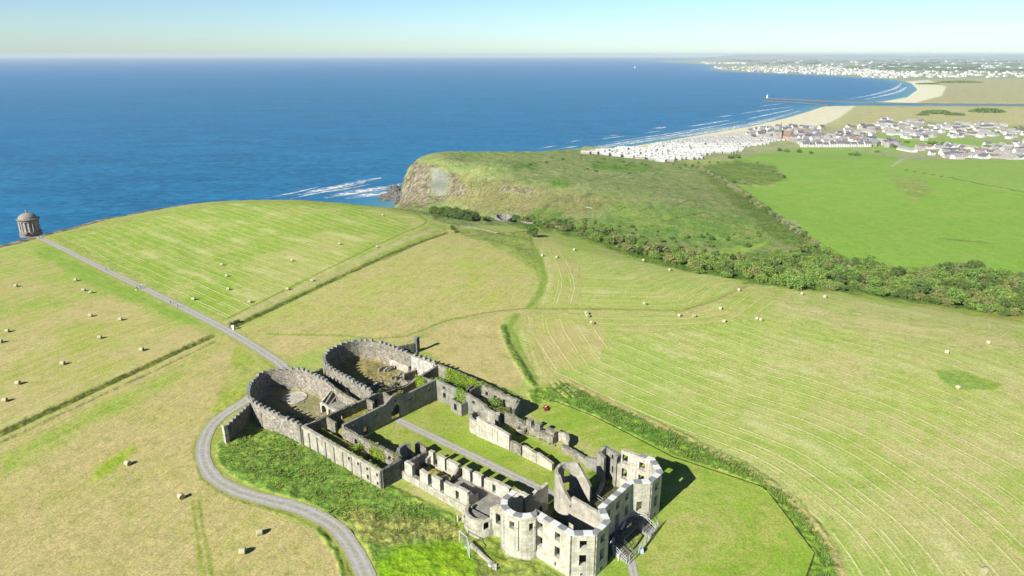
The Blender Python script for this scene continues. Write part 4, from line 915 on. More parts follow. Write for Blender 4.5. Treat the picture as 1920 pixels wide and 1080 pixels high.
ne = empty('east_service_wall', hz(60, 35.6), 'ivy-grown outer wall with roofless rooms on the far side', 'wall')
wall('outer_wall', [(75.2, 37.2), (61, 36.7), (57.5, 35.6), (45.2, 35.2)], [4.6, 4.6, 4.6, 4.5], .75, M['rubble'], ne, rag=.22, op=[(19.5, 20.4, 2., 3.3), (22.5, 23.4, 2., 3.3), (25.5, 26.4, 2.2, 3.2), (16.2, 17, 2.1, 3.2)])
wall('end_wall', [(45.1, 35.4), (44.2, 33.8), (44.3, 32.3)], [4.6, 4.4, 3.2], .75, M['basalt'], ne, rag=.25)
wall('room_divider', [(57.6, 35.2), (57.8, 31.6)], [4.6, 4.5], .6, M['basalt'], ne, rag=.12)
wall('room_divider', [(60., 36.2), (59.4, 31.9)], [4.5, 3.9], .6, M['basalt'], ne, rag=.2)
wall('room_divider', [(55.4, 34.), (53.2, 33.2)], [2.2, 1.4], .7, M['rubble'], ne, rag=.5)

# ------------------------------------------------------------------ the two castellated yards
def merlons(path, parent, h, s0, s1, step, size=(.95, .95), hgt=.85):
    s = s0
    while s < s1:
        if random.random() < .06: s += step; continue
        c, ang, L = along(path, s); w = hw(*c); mb = MB()
        k = 1 + .35 * (random.random() - .5)
        mb.box((w[0], w[1], h + hgt * k / 2 - .1), (size[0] * k, size[1], hgt * k), rz=-AZ + math.pi / 2 - ang, taper=.9)
        o = mb.build('merlon', M['merlon'], parent); o.data.uv_layers.new(name='UVMap'); s += step
HY = 4.7
yl = empty('west_round_yard', hz(96, 2.5), 'castellated rubble yard wall with round end, nearer the gravel drive', 'yard wall')
pl = [tuple(q) for q in smooth_line(YARD_W, 3)]
wall('yard_wall', pl, HY, .8, M['rubble_brown'], yl, rag=.12, z0=-2.8, op=[(13.2, 14.7, -.4, 3.2, 'arch')])
c, ang, L = along(pl, 13.95); q = hw(*(c)); MB().box((q[0], q[1], 1.2), (1.6, .5, 4.2), rz=-AZ + math.pi / 2 - ang).build('blocked_door', M['ashlar'], yl)
merlons(pl, yl, HY, 1.2, along(pl, 0)[2] - .4, 1.75, (.85, .8), .72)
wall('broken_yard_wall', [(87.4, 10.8), (84, 10.8), (75.4, 10.6)], [4.5, 3.8, 3.2], .9, M['rubble_brown'], yl, rag=.3, op=[(.8, 2.6, -1.2, 3.0, 'arch')])
mb = MB(); mb.lathe(hz(98.2, 6.6, -1.2), [(3.35, -.2), (3.35, .22), (3.05, .28), (3.0, .1), (0, .12)], 30); mb.build('round_platform', M['plaster_w'], yl)
for a in (91.5, 87.5, 84., 81.5): wall('low_footing', [(a + .9, 1.1), (a - .9, 1.0)], [-.3, -.6], .6, M['rubble'], yl, rag=.25)
wall('low_footing', [(96., -4.5), (84, -3.2)], [-.4, -.6], .5, M['rubble'], yl, rag=.3)
yr = empty('east_round_yard', hz(96, 26), 'larger castellated rubble yard wall with round end and straw-coloured floor', 'yard wall')
pr_ = [tuple(q) for q in smooth_line(YARD_E, 3)]
wall('yard_wall', pr_, HY + .2, .8, M['rubble'], yr, rag=.12, z0=-2.4, op=[(9.6, 12., -2, 2.4, 'arch'), (14.6, 15.3, -1.1, 1.2), (16.6, 17.3, -1.1, 1.2), (62., 62.9, -1.3, 1.3), (54.2, 55.1, -1.2, 1.3)])
Lr = along(pr_, 0)[2]
wall('limewash_band', [(94., 35.9), (86., 35.9)], [1.2, 1.0], .1, M['plaster_w'], yr, z0=-1.3, rag=.2)
wall('render_panel', [(84.5, 35.93), (76., 36.3)], [4.7, 4.6], .1, M['plaster_w'], yr, z0=-1.3, rag=.1, op=[(1.2, 2.0, -1.3, 1.5), (4.6, 5.4, -1.3, 1.5)])
merlons(pr_, yr, HY + .2, 1.3, Lr - .6, 1.8, (.85, .8), .72)
wall('link_wall', [(98.0, 11.2), (98.6, 16.2)], [3.6, 3.8], .7, M['basalt'], yr, rag=.15)
# stumps of buildings inside the yard
for p_, h_, m_ in ((((84.8, 17.), (84.6, 25.5)), (2.2, 1.8), 'rubble_brown'), (((82.5, 31.), (82.6, 35.4)), (2.4, 2.6), 'rubble'), (((82.2, 29.8), (79., 30.4)), (2., 1.2), 'rubble'), (((84.4, 27.), (80.2, 27.4)), (1.4, 1.), 'rubble'), (((93.2, 31.), (93., 34.2)), (1.2, 1.), 'rubble'), (((91.6, 31.8), (91.4, 35.)), (1.1, 1.3), 'rubble'), (((81., 20.5), (78.4, 25.2)), (1.2, 1.8), 'rubble_brown'), (((78.8, 17.), (78.6, 22.)), (2.6, 1.6), 'rubble')):
    wall('low_footing', p_, [q_ - 1.1 for q_ in h_], .7, M[m_], yr, rag=.45, z0=-2)
rs = random.Random(3)
for k in range(13):
    a, b = rs.uniform(77, 92), rs.uniform(18, 34); an = rs.choice((0, 1.57)) + rs.uniform(-.2, .2); l = rs.uniform(.8, 2.2)
    wall('low_footing', [(a - l * math.cos(an), b - l * math.sin(an)), (a + l * math.cos(an), b + l * math.sin(an))], [rs.uniform(-.7, .6), rs.uniform(-.8, .2)], .6, M[rs.choice(('rubble', 'rubble_brown'))], yr, rag=.4, z0=-2)
def stones(name, ra, rb, z, n, label):
    mb = MB()
    for k in range(n):
        w = hw(rs.uniform(*ra), rs.uniform(*rb)); s_ = rs.uniform(.15, .5); mb.box((w[0], w[1], z + s_ * .25), (s_, s_ * rs.uniform(.6, 1), s_ * .7), rz=rs.random() * 3, taper=.8)
    o = mb.build(name, M['rubble']); o.data.uv_layers.new(name='UVMap'); tag(o, label, 'rubble', None, 'stuff')
stones('rubble', (76.5, 93), (17, 35), -1.15, 260, 'loose stones strewn over the straw floor of the larger yard')
stones('rubble', (77, 96), (-4, 9), -1.2, 90, 'loose stones on the floor of the nearer yard')
stones('rubble', (30, 48), (29.2, 32.4), 0, 110, 'fallen stones along the broken rubble wall')
# the roofless lean-to in the west yard
sh = empty('arched_outhouse', hz(82, 8.3), 'small whitewashed outhouse ruin with arched front and flat slab roof', 'outhouse')
wall('arched_front', [(86.2, 6.6), (77.6, 6.8)], [1.8, 1.1], .45, M['plaster_w'], sh, op=[(.5, 2.4, -2.4, 1.2, 'arch'), (3.2, 4.9, -2.4, 1.0, 'arch'), (5.8, 7.5, -2.4, .8, 'arch')], rag=.08, z0=-2.2)
wall('raking_side_wall', [(86.1, 6.8), (86.8, 10.6)], [1.7, 3.6], .4, M['plaster_w'], sh)
wall('back_wall', [(82.5, 10.), (78.8, 9.8)], [1.3, 1.1], .4, M['dark_gate'], sh); wall('back_wall', [(78.8, 9.8), (78.9, 7.3)], [1.1, 1.0], .4, M['rubble_brown'], sh)
blk('slab_roof', 81.3, 8.7, 1.35, 1.58, 4.6, 3.4, M['slab'], sh)
for q0, q1 in ((hz(84.9, 7.2, 1.5), hz(85.9, 10.2, 3.2)), (hz(83.6, 7.4, 1.5), hz(84.6, 10.4, 2.5))): MB().tube(q0, q1, .13, n=6).build('fallen_rafter', M['plaster_w'], sh)
# crenellated screen walls outside the yards
s1 = empty('buttress_wall', hz(92, -12), 'dark crenellated screen wall running out to the drive bend', 'wall')
bp = [(95.4, -6.9), (89.6, -16.8)]
wall('screen_wall', bp, [4.0, 3.6], .75, M['basalt'], s1, z0=-2, rag=.05)
merlons(bp, s1, 3.75, 1.2, along(bp, 0)[2] - .8, 1.5, (.6, .7), .55)
blk('end_pier', 89.4, -17.1, -2, 4.4, 1.0, .9, M['ashlar_low'], s1)
s2 = empty('garden_wall', hz(94, 41), 'dark crenellated wall ending in a tall square pillar', 'wall')
bp = [(96.4, 37.4), (93.4, 45.2)]
wall('screen_wall', bp, 3.0, .6, M['basalt'], s2, rag=.05); merlons(bp, s2, 2.95, 1., along(bp, 0)[2] - .6, 1.2, (.5, .6), .4)
blk('pillar', 93.0, 46., -1, 4.7, 1.1, 1.1, M['basalt'], s2); blk('pillar_cap', 93.0, 46., 4.7, 5.0, 1.35, 1.35, M['merlon'], s2)

# ------------------------------------------------------------------ entrance steps, railings and fences
st = empty('entrance_steps', hz(1, 12), 'twin stone stair flights and landing before the mansion door', 'steps')
V = [(2.5, 8.2), (.2, 7.0), (.2, 9.4), (.2, 15.4), (.2, 17.6), (2.5, 16.4)]
def prism(name, pts, z0, z1, mat, parent):
    n = len(pts); o = mk(name, [hz(*q, z1) for q in pts] + [hz(*q, z0) for q in pts], [tuple(range(n)), tuple(range(2 * n - 1, n - 1, -1))] + [(i, (i + 1) % n, n + (i + 1) % n, n + i) for i in range(n)], mat, parent)
    o.data.uv_layers.new(name='UVMap'); return o
prism('landing', V, -.5, 1.5, M['basalt'], st)
for side, (b0, b1) in (('l', (6.9, 9.4)), ('r', (15.5, 17.8))):
    n = 8
    for k in range(n):
        a1 = .2 - k * .36; prism('step', [(a1, b0), (a1, b1), (a1 - .36, b1), (a1 - .36, b0)], -.4, 1.5 - (k + 1) * 1.5 / (n + 1), M['slab'], st)
for a_, b_, l_ in ((1.9, 12.6, 2.6), (1.3, 8.3, 1.3)):
    for k in range(4 if l_ > 2 else 2): blk('loose_kerb', a_ + .12 * k, b_ + .62 * k, 1.5, 1.85, .4, .5, M['white_cap'], st, rot=.3)
prism('grass_bank', [(.1, 9.6), (.1, 15.3), (-1.4, 14.6), (-2.0, 10.2)], -.4, .55, M['turf'], st)
def railing(name, pts, z, hgt, mat, label, cat, step=1.4, rails=(.5, 1.), r=.05, posts=True, group=None, mesh=False):
    root = empty(name, hz(*pts[0], 0), label, cat, group)
    for (p, q), (za, zb) in zip(zip(pts[:-1], pts[1:]), zip(z[:-1], z[1:])):
        L = math.dist(p, q); n = max(1, round(L / step))
        for f in rails: MB().tube(hz(*p, za + hgt * f), hz(*q, zb + hgt * f), r * .8, n=5).build('rail', mat, root)
        for k in range(n + 1):
            t_ = k / n; a = p[0] + (q[0] - p[0]) * t_; b = p[1] + (q[1] - p[1]) * t_; zz = za + (zb - za) * t_
            MB().tube(hz(a, b, zz - .2), hz(a, b, zz + hgt), r, n=6).build('post', mat, root)
        if mesh:
            mb = MB(); nb = int(L / .28)
            for k in range(1, nb):
                t_ = k / nb; a = p[0] + (q[0] - p[0]) * t_; b = p[1] + (q[1] - p[1]) * t_; zz = za + (zb - za) * t_
                mb.tube(hz(a, b, zz + .05), hz(a, b, zz + hgt), .018, n=4, cap=False)
            mb.build('bars', mat, root)
    return root
railing('handrail', [(.2, 6.85), (-2.7, 6.85)], [1.5, 0], 1.1, M['steel'], 'grey steel handrail on the outer side of the left stair flight', 'railing')
railing('handrail', [(.2, 9.45), (-2.7, 9.45)], [1.5, 0], 1.1, M['dark_gate'], 'dark handrail on the inner side of the left stair flight', 'railing')
railing('handrail', [(2.3, 17.3), (.2, 17.85), (-2.6, 17.85)], [1.5, 1.5, 0], 1.1, M['steel'], 'grey steel handrail beside the right stair flight near the lit bay', 'railing')
railing('handrail', [(.2, 15.45), (-2.6, 15.45)], [1.5, 0], 1.1, M['dark_gate'], 'dark handrail on the inner side of the right stair flight', 'railing')
railing('handrail', [(.15, 9.5), (.15, 15.4)], [1.5, 1.5], 1.0, M['dark_gate'], 'dark railing along the front edge of the stone landing', 'railing', 2)
railing('security_fence', [(-3.2, 6.8), (-3.2, 9.5), (-2.9, 13.5), (-2.3, 18.8)], [0] * 4, 2.1, M['steel'], 'tall thin wire fence in front of the entrance steps', 'fence', 2.6, (.06, 1.), .045, mesh=True)
railing('security_fence', [(24.8, -6.9), (22.4, -7.4), (20.0, -9.3)], [-1.2, -1.1, -.6], 2.6, M['steel'], 'tall galvanised fence with gate posts below the low bow window', 'fence', 2.6, (.05, 1.), .09, mesh=True)
railing('railing', [(11.6, 18.8), (9.6, 18.3), (7.6, 13.6)], [0, 0, 0], 1.4, M['steel'], 'steel barrier on the grass inside the roofless house', 'barrier', 1.5)
wall_o = wall('edging_kerb', [(22.8, -6.4), (17.6, -8.0), (15.6, -8.3)], [-.1, .2, .25], .45, M['ashlar_low'], None, z0=-1.6, rag=.08); tag(wall_o, 'low broken stone kerb in the grass below the bow tower', 'kerb')
mb = MB(); 
for k in range(7): mb.box(hz(14.6 + random.uniform(-.9, .9), -8.7 + random.uniform(-.5, .5), .15), (random.uniform(.4, 1.), random.uniform(.3, .7), random.uniform(.25, .5)), rz=random.random() * 3, taper=.8)
tag(mb.build('rubble_heap', M['plaster_w']), 'heap of white stone rubble on the grass below the bow tower', 'rubble')
# sunk fence round the front lawn: dark strip coloured as its shaded side
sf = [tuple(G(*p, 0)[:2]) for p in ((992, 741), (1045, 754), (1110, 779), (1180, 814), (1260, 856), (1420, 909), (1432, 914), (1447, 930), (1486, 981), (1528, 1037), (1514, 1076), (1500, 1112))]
o = wall('sunk_fence_wall', sf, .06, .26, M['sunk_fence_shade'], None, z0=-1.2, rag=.06, ab=False); tag(o, 'thin sunk fence wall edging the mown front lawn, shaded side painted dark', 'wall')
# ------------------------------------------------------------------ foliage
def quads(cent, size, rng, up=.35):
    n = len(cent); d = rng.normal(size=(n, 3)); d[:, 2] += up; d /= np.linalg.norm(d, axis=1)[:, None]
    a = np.cross(d, rng.normal(size=(n, 3))); a /= np.linalg.norm(a, axis=1)[:, None] + 1e-9; b = np.cross(d, a)
    s = size * rng.uniform(.6, 1.3, (n, 1)); a = a * s; b = b * s * rng.uniform(.5, .9, (n, 1))
    V = np.stack([cent - a * .9, cent - b * .8 + a * .1, cent + a, cent + b * .8 + a * .1], 1).reshape(-1, 3)
    return V, np.arange(4 * n).reshape(n, 4)
def crown_pts(rng, rx, rz, nc, nl, cs, cz=0.):
    out = []
    for k in range(nc):
        d = rng.normal(size=3); d /= np.linalg.norm(d); d[2] = d[2] * .9 + .12; r = rng.uniform(.45, .86)
        c = np.array([d[0] * rx * r, d[1] * rx * r, d[2] * rz * r]); s = cs * rng.uniform(.65, 1.2)
        q = rng.normal(size=(nl, 3)); q /= np.linalg.norm(q, axis=1)[:, None]; q *= (rng.uniform(.55, 1.05, (nl, 1))) * s; q[:, 2] *= .75
        out.append(q + c)
    p = np.vstack(out); p[:, 2] += cz; return p
PR = {}
def tree_proto(key, mat, rx, rz, cz, nc, nl, cs, ls, trunk=True, seed=1):
    rng = np.random.default_rng(seed); V, Fq = quads(crown_pts(rng, rx, rz, nc, nl, cs, cz), ls, rng)
    mb = None
    if trunk:
        mb = MB(); mb.tube((0, 0, -.4), (.1, .05, cz * .8), .26, .17, n=7)
        for k in range(5):
            t = k * 1.26 + rng.uniform(-.3, .3); mb.tube((.05, .02, cz * (.45 + .06 * k)), (rx * .6 * math.cos(t), rx * .6 * math.sin(t), cz + rng.uniform(-.2, .5) * rz), .12, .04, n=5)
    PR[key] = (V, Fq, mat, mb, None)
tree_proto('dark', M['leaf_dark'], 2.5, 2.1, 3.3, 20, 85, 1.0, .24, seed=3)
tree_proto('mid', M['leaf_mid'], 2.7, 2.2, 3.4, 22, 80, 1.0, .24, seed=4)
tree_proto('olive', M['leaf_olive'], 2.4, 1.9, 3.0, 18, 85, .95, .22, seed=5)
tree_proto('round', M['leaf_dark'], 3.3, 2.3, 2.35, 40, 85, 1.1, .24, seed=13)
tree_proto('bush', M['leaf_mid'], 1.7, 1.0, .85, 12, 75, .75, .2, False, 6)
tree_proto('bush_dark', M['leaf_dark'], 1.7, 1.05, .85, 12, 75, .75, .2, False, 7)
tree_proto('bush_olive', M['leaf_olive'], 1.8, 1.0, .8, 12, 75, .75, .2, False, 8)
tree_proto('bush_pale', M['leaf_pale'], 1.6, 1.1, .9, 12, 75, .72, .2, False, 9)
tree_proto('gorse', M['leaf_lime'], 1.5, .8, .6, 10, 70, .7, .2, False, 10)
def plant(key, pos, s, label, cat, group, name):
    V, Fq, mat, mb, made = PR[key]
    if mb is not None:
        root = bpy.data.objects.new(name, None); root.empty_display_size = .3
    else: root = None
    if made is None:
        c = mk('crown' if mb else name, V, Fq, mat, local=True); tk = mb.build('trunk', M['bark'], local=True) if mb else None
        PR[key] = (V, Fq, mat, mb, (c, tk))
    else:
        c = made[0].copy(); COL.objects.link(c); tk = made[1].copy() if mb else None
        if mb: COL.objects.link(tk)
        if not mb:
            for k_ in ('label', 'category', 'group'):
                if k_ in c: del c[k_]
            c.name = name
    if mb:
        COL.objects.link(root); c.parent = root; tk.parent = root; c.location = tk.location = (0, 0, 0)
        c.scale = tk.scale = (1, 1, 1); c.rotation_euler = tk.rotation_euler = (0, 0, 0)
    else: root = c
    root.location = tuple(q * K for q in pos); root.rotation_euler = (0, 0, random.random() * 6.28); k = s if not np.isscalar(s) else (s, s, s)
    root.scale = (k[0] * random.uniform(.9, 1.1), k[1] * random.uniform(.9, 1.1), k[2] * random.uniform(.88, 1.12))
    return tag(root, label, cat, group)
def scatter(poly, n, mind, seed, zp=None):
    """points on the ground inside a patch seen in the photograph, kept apart"""
    rng = np.random.default_rng(seed); W = np.array([(ground(*p) if zp is None else G(*p, zp))[:2] for p in poly]); lo, hi = W.min(0), W.max(0); pts = []
    for _ in range(n * 60):
        q = lo + rng.random(2) * (hi - lo)
        if poly_sd(q[:1], q[1:], W)[0] < .3: continue
        if pts and min((q[0] - a) ** 2 + (q[1] - b) ** 2 for a, b in pts) < mind ** 2: continue
        pts.append(tuple(q))
        if len(pts) >= n: break
    z = land(np.array([p[0] for p in pts]), np.array([p[1] for p in pts]))[0]
    return [(x, y, float(q)) for (x, y), q in zip(pts, z)]
LB = {'dark': 'dark green broad tree', 'mid': 'fresh green leafy tree', 'olive': 'olive green spreading tree'}
rr_ = random.Random(5)
# wood between the hay field and the bright field
for p in scatter([(1530, 478), (1600, 505), (1720, 520), (1800, 512), (1925, 530), (1990, 540), (1990, 606), (1925, 592), (1800, 576), (1690, 556), (1570, 538), (1500, 524), (1470, 498)], 190, 2.75, 41):
    p = (p[0], p[1], p[2] - 1.3)
    k = rr_.choice(['dark', 'mid', 'dark', 'olive', 'mid', 'dark']); plant(k, p, (rr_.uniform(.95,1.8), rr_.uniform(.95,1.8), rr_.uniform(.9, 1.75)), LB[k] + ' in the dense wood between hay field and bright green field', 'tree', 'trees of the dense wood', 'tree')
for p in scatter([(1450, 485), (1500, 462), (1545, 470), (1560, 500), (1540, 528), (1480, 520)], 32, 3.2, 42):
    k = rr_.choice(['mid', 'mid', 'olive', 'dark']); plant(k, p, rr_.uniform(.95, 1.35), LB[k] + ' where the glen scrub meets the hedge lane', 'tree', 'trees at the head of the glen', 'tree')
# scrub along the glen
for p in scatter([(1500, 540), (1600, 548), (1700, 562), (1800, 578), (1930, 600), (1930, 590), (1800, 568), (1690, 552), (1560, 534)], 46, 2.2, 48):
    k = rr_.choice(['bush_dark', 'bush', 'bush_olive']); plant(k, p, rr_.uniform(1.0, 1.6), {'bush_dark': 'dark green bush', 'bush': 'green bush', 'bush_olive': 'olive bush'}[k] + ' along the field edge in front of the dense wood', 'bush', 'bushes in front of the dense wood', 'bush')
for p in scatter([(1290, 484), (1400, 490), (1480, 505), (1560, 535), (1480, 545), (1380, 526), (1300, 514)], 62, 2.6, 49):
    k = rr_.choice(['bush_dark', 'bush', 'bush_olive', 'bush']); plant(k, p, rr_.uniform(1.3, 2.2), {'bush_dark': 'dark green bush', 'bush': 'green bush', 'bush_olive': 'brownish olive bush'}[k] + ' in the thick scrub between mown field and wood', 'bush', 'thick scrub beside the mown field', 'bush')
LS = {'bush_dark': 'dark green scrub bush', 'bush': 'green scrub bush', 'bush_olive': 'brownish olive scrub bush'}
for p in scatter([(955, 410), (1050, 413), (1120, 430), (1220, 455), (1300, 474), (1400, 484), (1470, 490), (1500, 525), (1440, 520), (1300, 506), (1180, 474), (1080, 438), (960, 420)], 170, 2.4, 43):
    k = rr_.choice(['bush_dark', 'bush', 'bush_olive', 'bush_olive', 'bush']); plant(k, p, (rr_.uniform(1.,2.4), rr_.uniform(1.,2.4), rr_.uniform(.9, 2.6)), LS[k] + ' in the band of scrub along the glen below the headland', 'bush', 'scrub bushes along the glen', 'bush')
for p in scatter([(1040, 405), (1160, 420), (1280, 440), (1430, 440), (1445, 462), (1300, 466), (1160, 440)], 34, 5, 44):
    k = rr_.choice(['bush_dark', 'bush', 'bush']); plant(k, p, rr_.uniform(.6, 1.2), LS[k] + ' dotted on the lower headland slope', 'bush', 'bushes on the lower headland slope', 'bush')
for p in scatter([(900, 296), (1100, 292), (1240, 308), (1290, 316), (1180, 325), (1050, 316), (950, 312)], 22, 6, 45):
    plant('bush_dark', p, (rr_.uniform(.8, 1.7), rr_.uniform(.8, 1.7), .6), 'low dark bush on the grassy top of the headland', 'bush', 'bushes on top of the headland', 'bush')
for p in [ground(*q) for q in ((1118, 388), (1150, 386), (1160, 388), (1170, 389), (1178, 391))]:
    plant('gorse', p, rr_.uniform(.7, 1.), 'bright yellow-green gorse bush on the brown headland slope', 'bush', 'gorse bushes on the headland', 'gorse_bush')
# hedge of the lane
hl = smooth_line([ground(*q)[:2] for q in ((1300, 312), (1335, 330), (1372, 352), (1410, 378), (1450, 405), (1490, 432), (1530, 460))], 20)
hs2 = np.r_[0, np.cumsum(np.hypot(*np.diff(hl, axis=0).T))]
for s in np.arange(1, hs2[-1], 4.6):
    x = np.interp(s, hs2, hl[:, 0]) + rr_.uniform(-1.2, 1.2); y = np.interp(s, hs2, hl[:, 1]) + rr_.uniform(-1, 1)
    k = rr_.choice(['bush_pale', 'bush_dark', 'bush_olive', 'bush_pale']); plant(k, (x, y, gz(x, y)), rr_.uniform(1.2, 1.9), {'bush_pale': 'pale blossoming hawthorn bush', 'bush_dark': 'dark green bush', 'bush_olive': 'olive green bush'}[k] + ' in the hedge along the bright green field', 'bush', 'hedge bushes along the bright field', 'hedge_bush')
for q in ((1375, 343), (1392, 344), (1405, 346), (1448, 322), (1462, 328), (1470, 333), (1345, 306), (1420, 306), (1285, 310), (1262, 308), (1310, 306), (1330, 305)):
    k = rr_.choice(['bush_pale', 'bush', 'bush_dark']); plant(k, ground(*q), rr_.uniform(1.0, 1.7), {'bush_pale': 'pale flowering bush', 'bush': 'green bush', 'bush_dark': 'dark green bush'}[k] + ' around the scrub patch beside the bright field', 'bush', 'bushes round the scrub patch', 'bush')
# cluster by the castle-like ruin, and the lone round tree
for p in scatter([(806, 404), (840, 402), (892, 410), (900, 416), (870, 418), (835, 412)], 26, 2.4, 46, -7):
    plant('round', p, (rr_.uniform(.8, 1.15), rr_.uniform(.8, 1.15), rr_.uniform(.8, 1.1)), 'dark rounded tree in the tight clump left of the small round ruin', 'tree', 'clump of dark trees near the round ruin', 'tree')
for q in ((905, 415), (898, 414), (912, 413)): plant('bush', ground(*q), 1.2, 'green bush squeezed between tree clump and small round ruin', 'bush', 'bushes beside the round ruin', 'bush')
plant('round', ground(1000, 444), (1.12, 1.12, 1.0), 'lone dark round tree standing at the corner of the hay field', 'tree', None, 'tree')
for q in ((852, 432), (857, 436), (848, 428)): plant('bush_dark', ground(*q), .9, 'small dark bush at the end of the long ditch', 'bush', 'bushes at the ditch end', 'bush')
# town and coast greenery
for q, s in (((1500, 286), 1.9), ((1475, 285), 2.0), ((1460, 283), 1.8), ((1520, 288), 1.5), ((1605, 292), 2.2), ((1595, 291), 1.8), ((1645, 286), 1.5), ((1680, 277), 1.6), ((1700, 268), 1.9), ((1755, 273), 2.6), ((1768, 274), 2.8), ((1780, 275), 2.4), ((1745, 270), 2.2), ((1860, 250), 2.), ((1870, 251), 2.2), ((1905, 245), 3.), ((1915, 246), 3.), ((1850, 277), 2.2), ((1862, 279), 2.), ((1815, 240), 1.6), ((1380, 296), 1.9), ((1370, 297), 1.6)):
    plant(rr_.choice(['bush_dark', 'bush']), ground(*q), (s * 1.7, s * 1.7, s * 1.2), 'dark green tree clump among the houses of the seaside town', 'tree', 'tree clumps in the town', 'tree')
# ivy and shrubs inside the ruin
def leaves(name, pts, size, mat, label, cat, seed=1, up=.2, group=None):
    rng = np.random.default_rng(seed); V, Fq = quads(np.asarray(pts, float), size, rng, up)
    return tag(mk(name, V, Fq, mat), label, cat, group)
def slabpts(p, q, z0, z1, th, n, seed, taper=.0):
    rng = np.random.default_rng(seed); t = rng.random(n); u = rng.random(n) ** .8; z = z0 + (z1 - z0) * u
    a = p[0] + (q[0] - p[0]) * t + rng.normal(size=n) * .1; b = p[1] + (q[1] - p[1]) * t - th * rng.random(n) * (1 + taper * (1 - u))
    w = HO[None] + a[:, None] * HU + b[:, None] * HV; return np.c_[w, z + .25 * rng.normal(size=n)]
leaves('ivy', slabpts((71, 36.5), (59.8, 36.2), .2, 5.0, .7, 3000, 1, 2.2), .2, M['leaf_lime'], 'bright lime ivy sheet covering the inside of the far outer wall', 'ivy', 1)
leaves('ivy', slabpts((60.3, 35.5), (57.2, 35.6), 3.2, 5.0, .9, 700, 2), .18, M['leaf_lime'], 'lime ivy spilling over the wall corner by the dark divider', 'ivy', 2)
leaves('ivy', slabpts((59.6, 28.9), (56.0, 28.7), 1.6, 5.7, .9, 1100, 3, 1.2), .18, M['leaf_lime'], 'lime ivy hanging over the courtyard wall into the little porch', 'ivy', 3)
leaves('ivy', slabpts((75, 29.2), (71, 28.6), .8, 4.6, .9, 900, 4), .18, M['leaf_lime'], 'light green ivy on the room end beside the large yard', 'ivy', 4)
leaves('ivy', slabpts((57.2, -.6), (52.5, -.6), .2, 4.2, .7, 1300, 5, .8), .18, M['leaf_lime'], 'lime ivy on the inside of the rubble courtyard wall', 'ivy', 5)
leaves('ivy', slabpts((50, -.5), (48, -.4), 2.5, 4.6, .6, 350, 6), .16, M['leaf_olive'], 'olive ivy on the broken end of the rubble courtyard wall', 'ivy', 6)
leaves('hedge', [(*hw(60.4 + rng_, -5.2 + 4.6 * t_), z_) for rng_, t_, z_ in zip(RNG.normal(size=1500) * .45, RNG.random(1500), RNG.random(1500) ** .7 * 3.4)], .18, M['leaf_lime'], 'bushy lime green hedge across the narrow roofless room', 'hedge', 7)
leaves('hedge', [(*hw(63.6 + rng_, -5.2 + 2.6 * t_), z_) for rng_, t_, z_ in zip(RNG.normal(size=700) * .5, RNG.random(700), RNG.random(700) ** .7 * 2.6)], .18, M['leaf_mid'], 'mid green bushes against the long panelled wall inside', 'hedge', 8)
leaves('ivy', slabpts((75.2, 24), (75.2, 17.), 1.2, 4.6, 1.3, 1300, 9), .18, M['leaf_dark'], 'dark ivy mass on the rear wall above the archway', 'ivy', 9)
leaves('ivy', [(*hw(67.3 + a_, b_), z_) for a_, b_, z_ in zip(RNG.normal(size=260) * .3, RNG.uniform(14.5, 17.5, 260), 6.55 + RNG.random(260) * .3)], .16, M['leaf_olive'], 'green growth on top of the gabled archway', 'ivy', 10)
leaves('ivy', slabpts((28, 26.4), (27.6, 26.4), 0, .1, .1, 2, 11), .1, M['leaf_olive'], None, None, 11) if False else None
for i_, (P_, Q_, z_, n_, m_, lb_) in enumerate((((66.9, -.55), (48.3, -.3), 4.45, 420, 'leaf_olive', 'grass growing along the top of the rubble courtyard wall'), ((75, -5.5), (75, 14), 4.3, 300, 'leaf_dry', 'dry grass on the rear wall top of the west rooms'),
        ((47.6, -5.8), (66, -6.), 4.4, 260, 'leaf_mid', 'green growth along the top of the long panelled wall'), ((61, 36.7), (46, 35.2), 4.7, 380, 'leaf_mid', 'green growth on the top of the far outer wall'), ((48, 31), (32, 31), 2.3, 260, 'leaf_olive', 'grass tufts on the broken rubble wall'), ((88, 10.9), (76, 10.6), 3.8, 240, 'leaf_dry', 'dry tufts on the broken yard wall'), ((56, 28.6), (46, 28.4), 4.4, 200, 'leaf_olive', 'grass on the sloping end of the court wall'))):
    rg_ = np.random.default_rng(70 + i_); t_ = rg_.random(n_); t_ = t_[fbm(t_ * 14, t_ * 0 + i_, 5, 2) > .47]
    a_ = P_[0] + (Q_[0] - P_[0]) * t_; b_ = P_[1] + (Q_[1] - P_[1]) * t_ + rg_.normal(size=len(t_)) * .16; w_ = HO[None] + a_[:, None] * HU + b_[:, None] * HV
    o = leaves('wall_top_grass', np.c_[w_, z_ + rg_.random(len(t_)) * .25 - .05], .17, M[m_], lb_, 'grass', 70 + i_, .4); o['kind'] = 'stuff'
for a, b, s, k in ((70.5, 33.2, 1.1, 'bush'), (68.6, 32.4, 1.2, 'bush'), (66.8, 32.6, 1.25, 'bush_dark'), (65.0, 31.6, 1.1, 'bush_pale'), (63.2, 31.0, .95, 'bush_pale'), (72.4, 33.4, .9, 'bush_olive'), (64.5, 33.6, 1.1, 'bush'), (51.2, 33.4, 1.1, 'bush'), (50.3, 33.9, .8, 'bush_dark')):
    plant(k, (*hw(a, b), gz(*hw(a, b))), s, {'bush': 'green', 'bush_dark': 'dark green', 'bush_pale': 'grey-green', 'bush_olive': 'yellowish'}[k] + ' shrub growing inside the roofless rooms under the ivy wall', 'shrub', 'shrubs inside the far rooms', 'shrub')
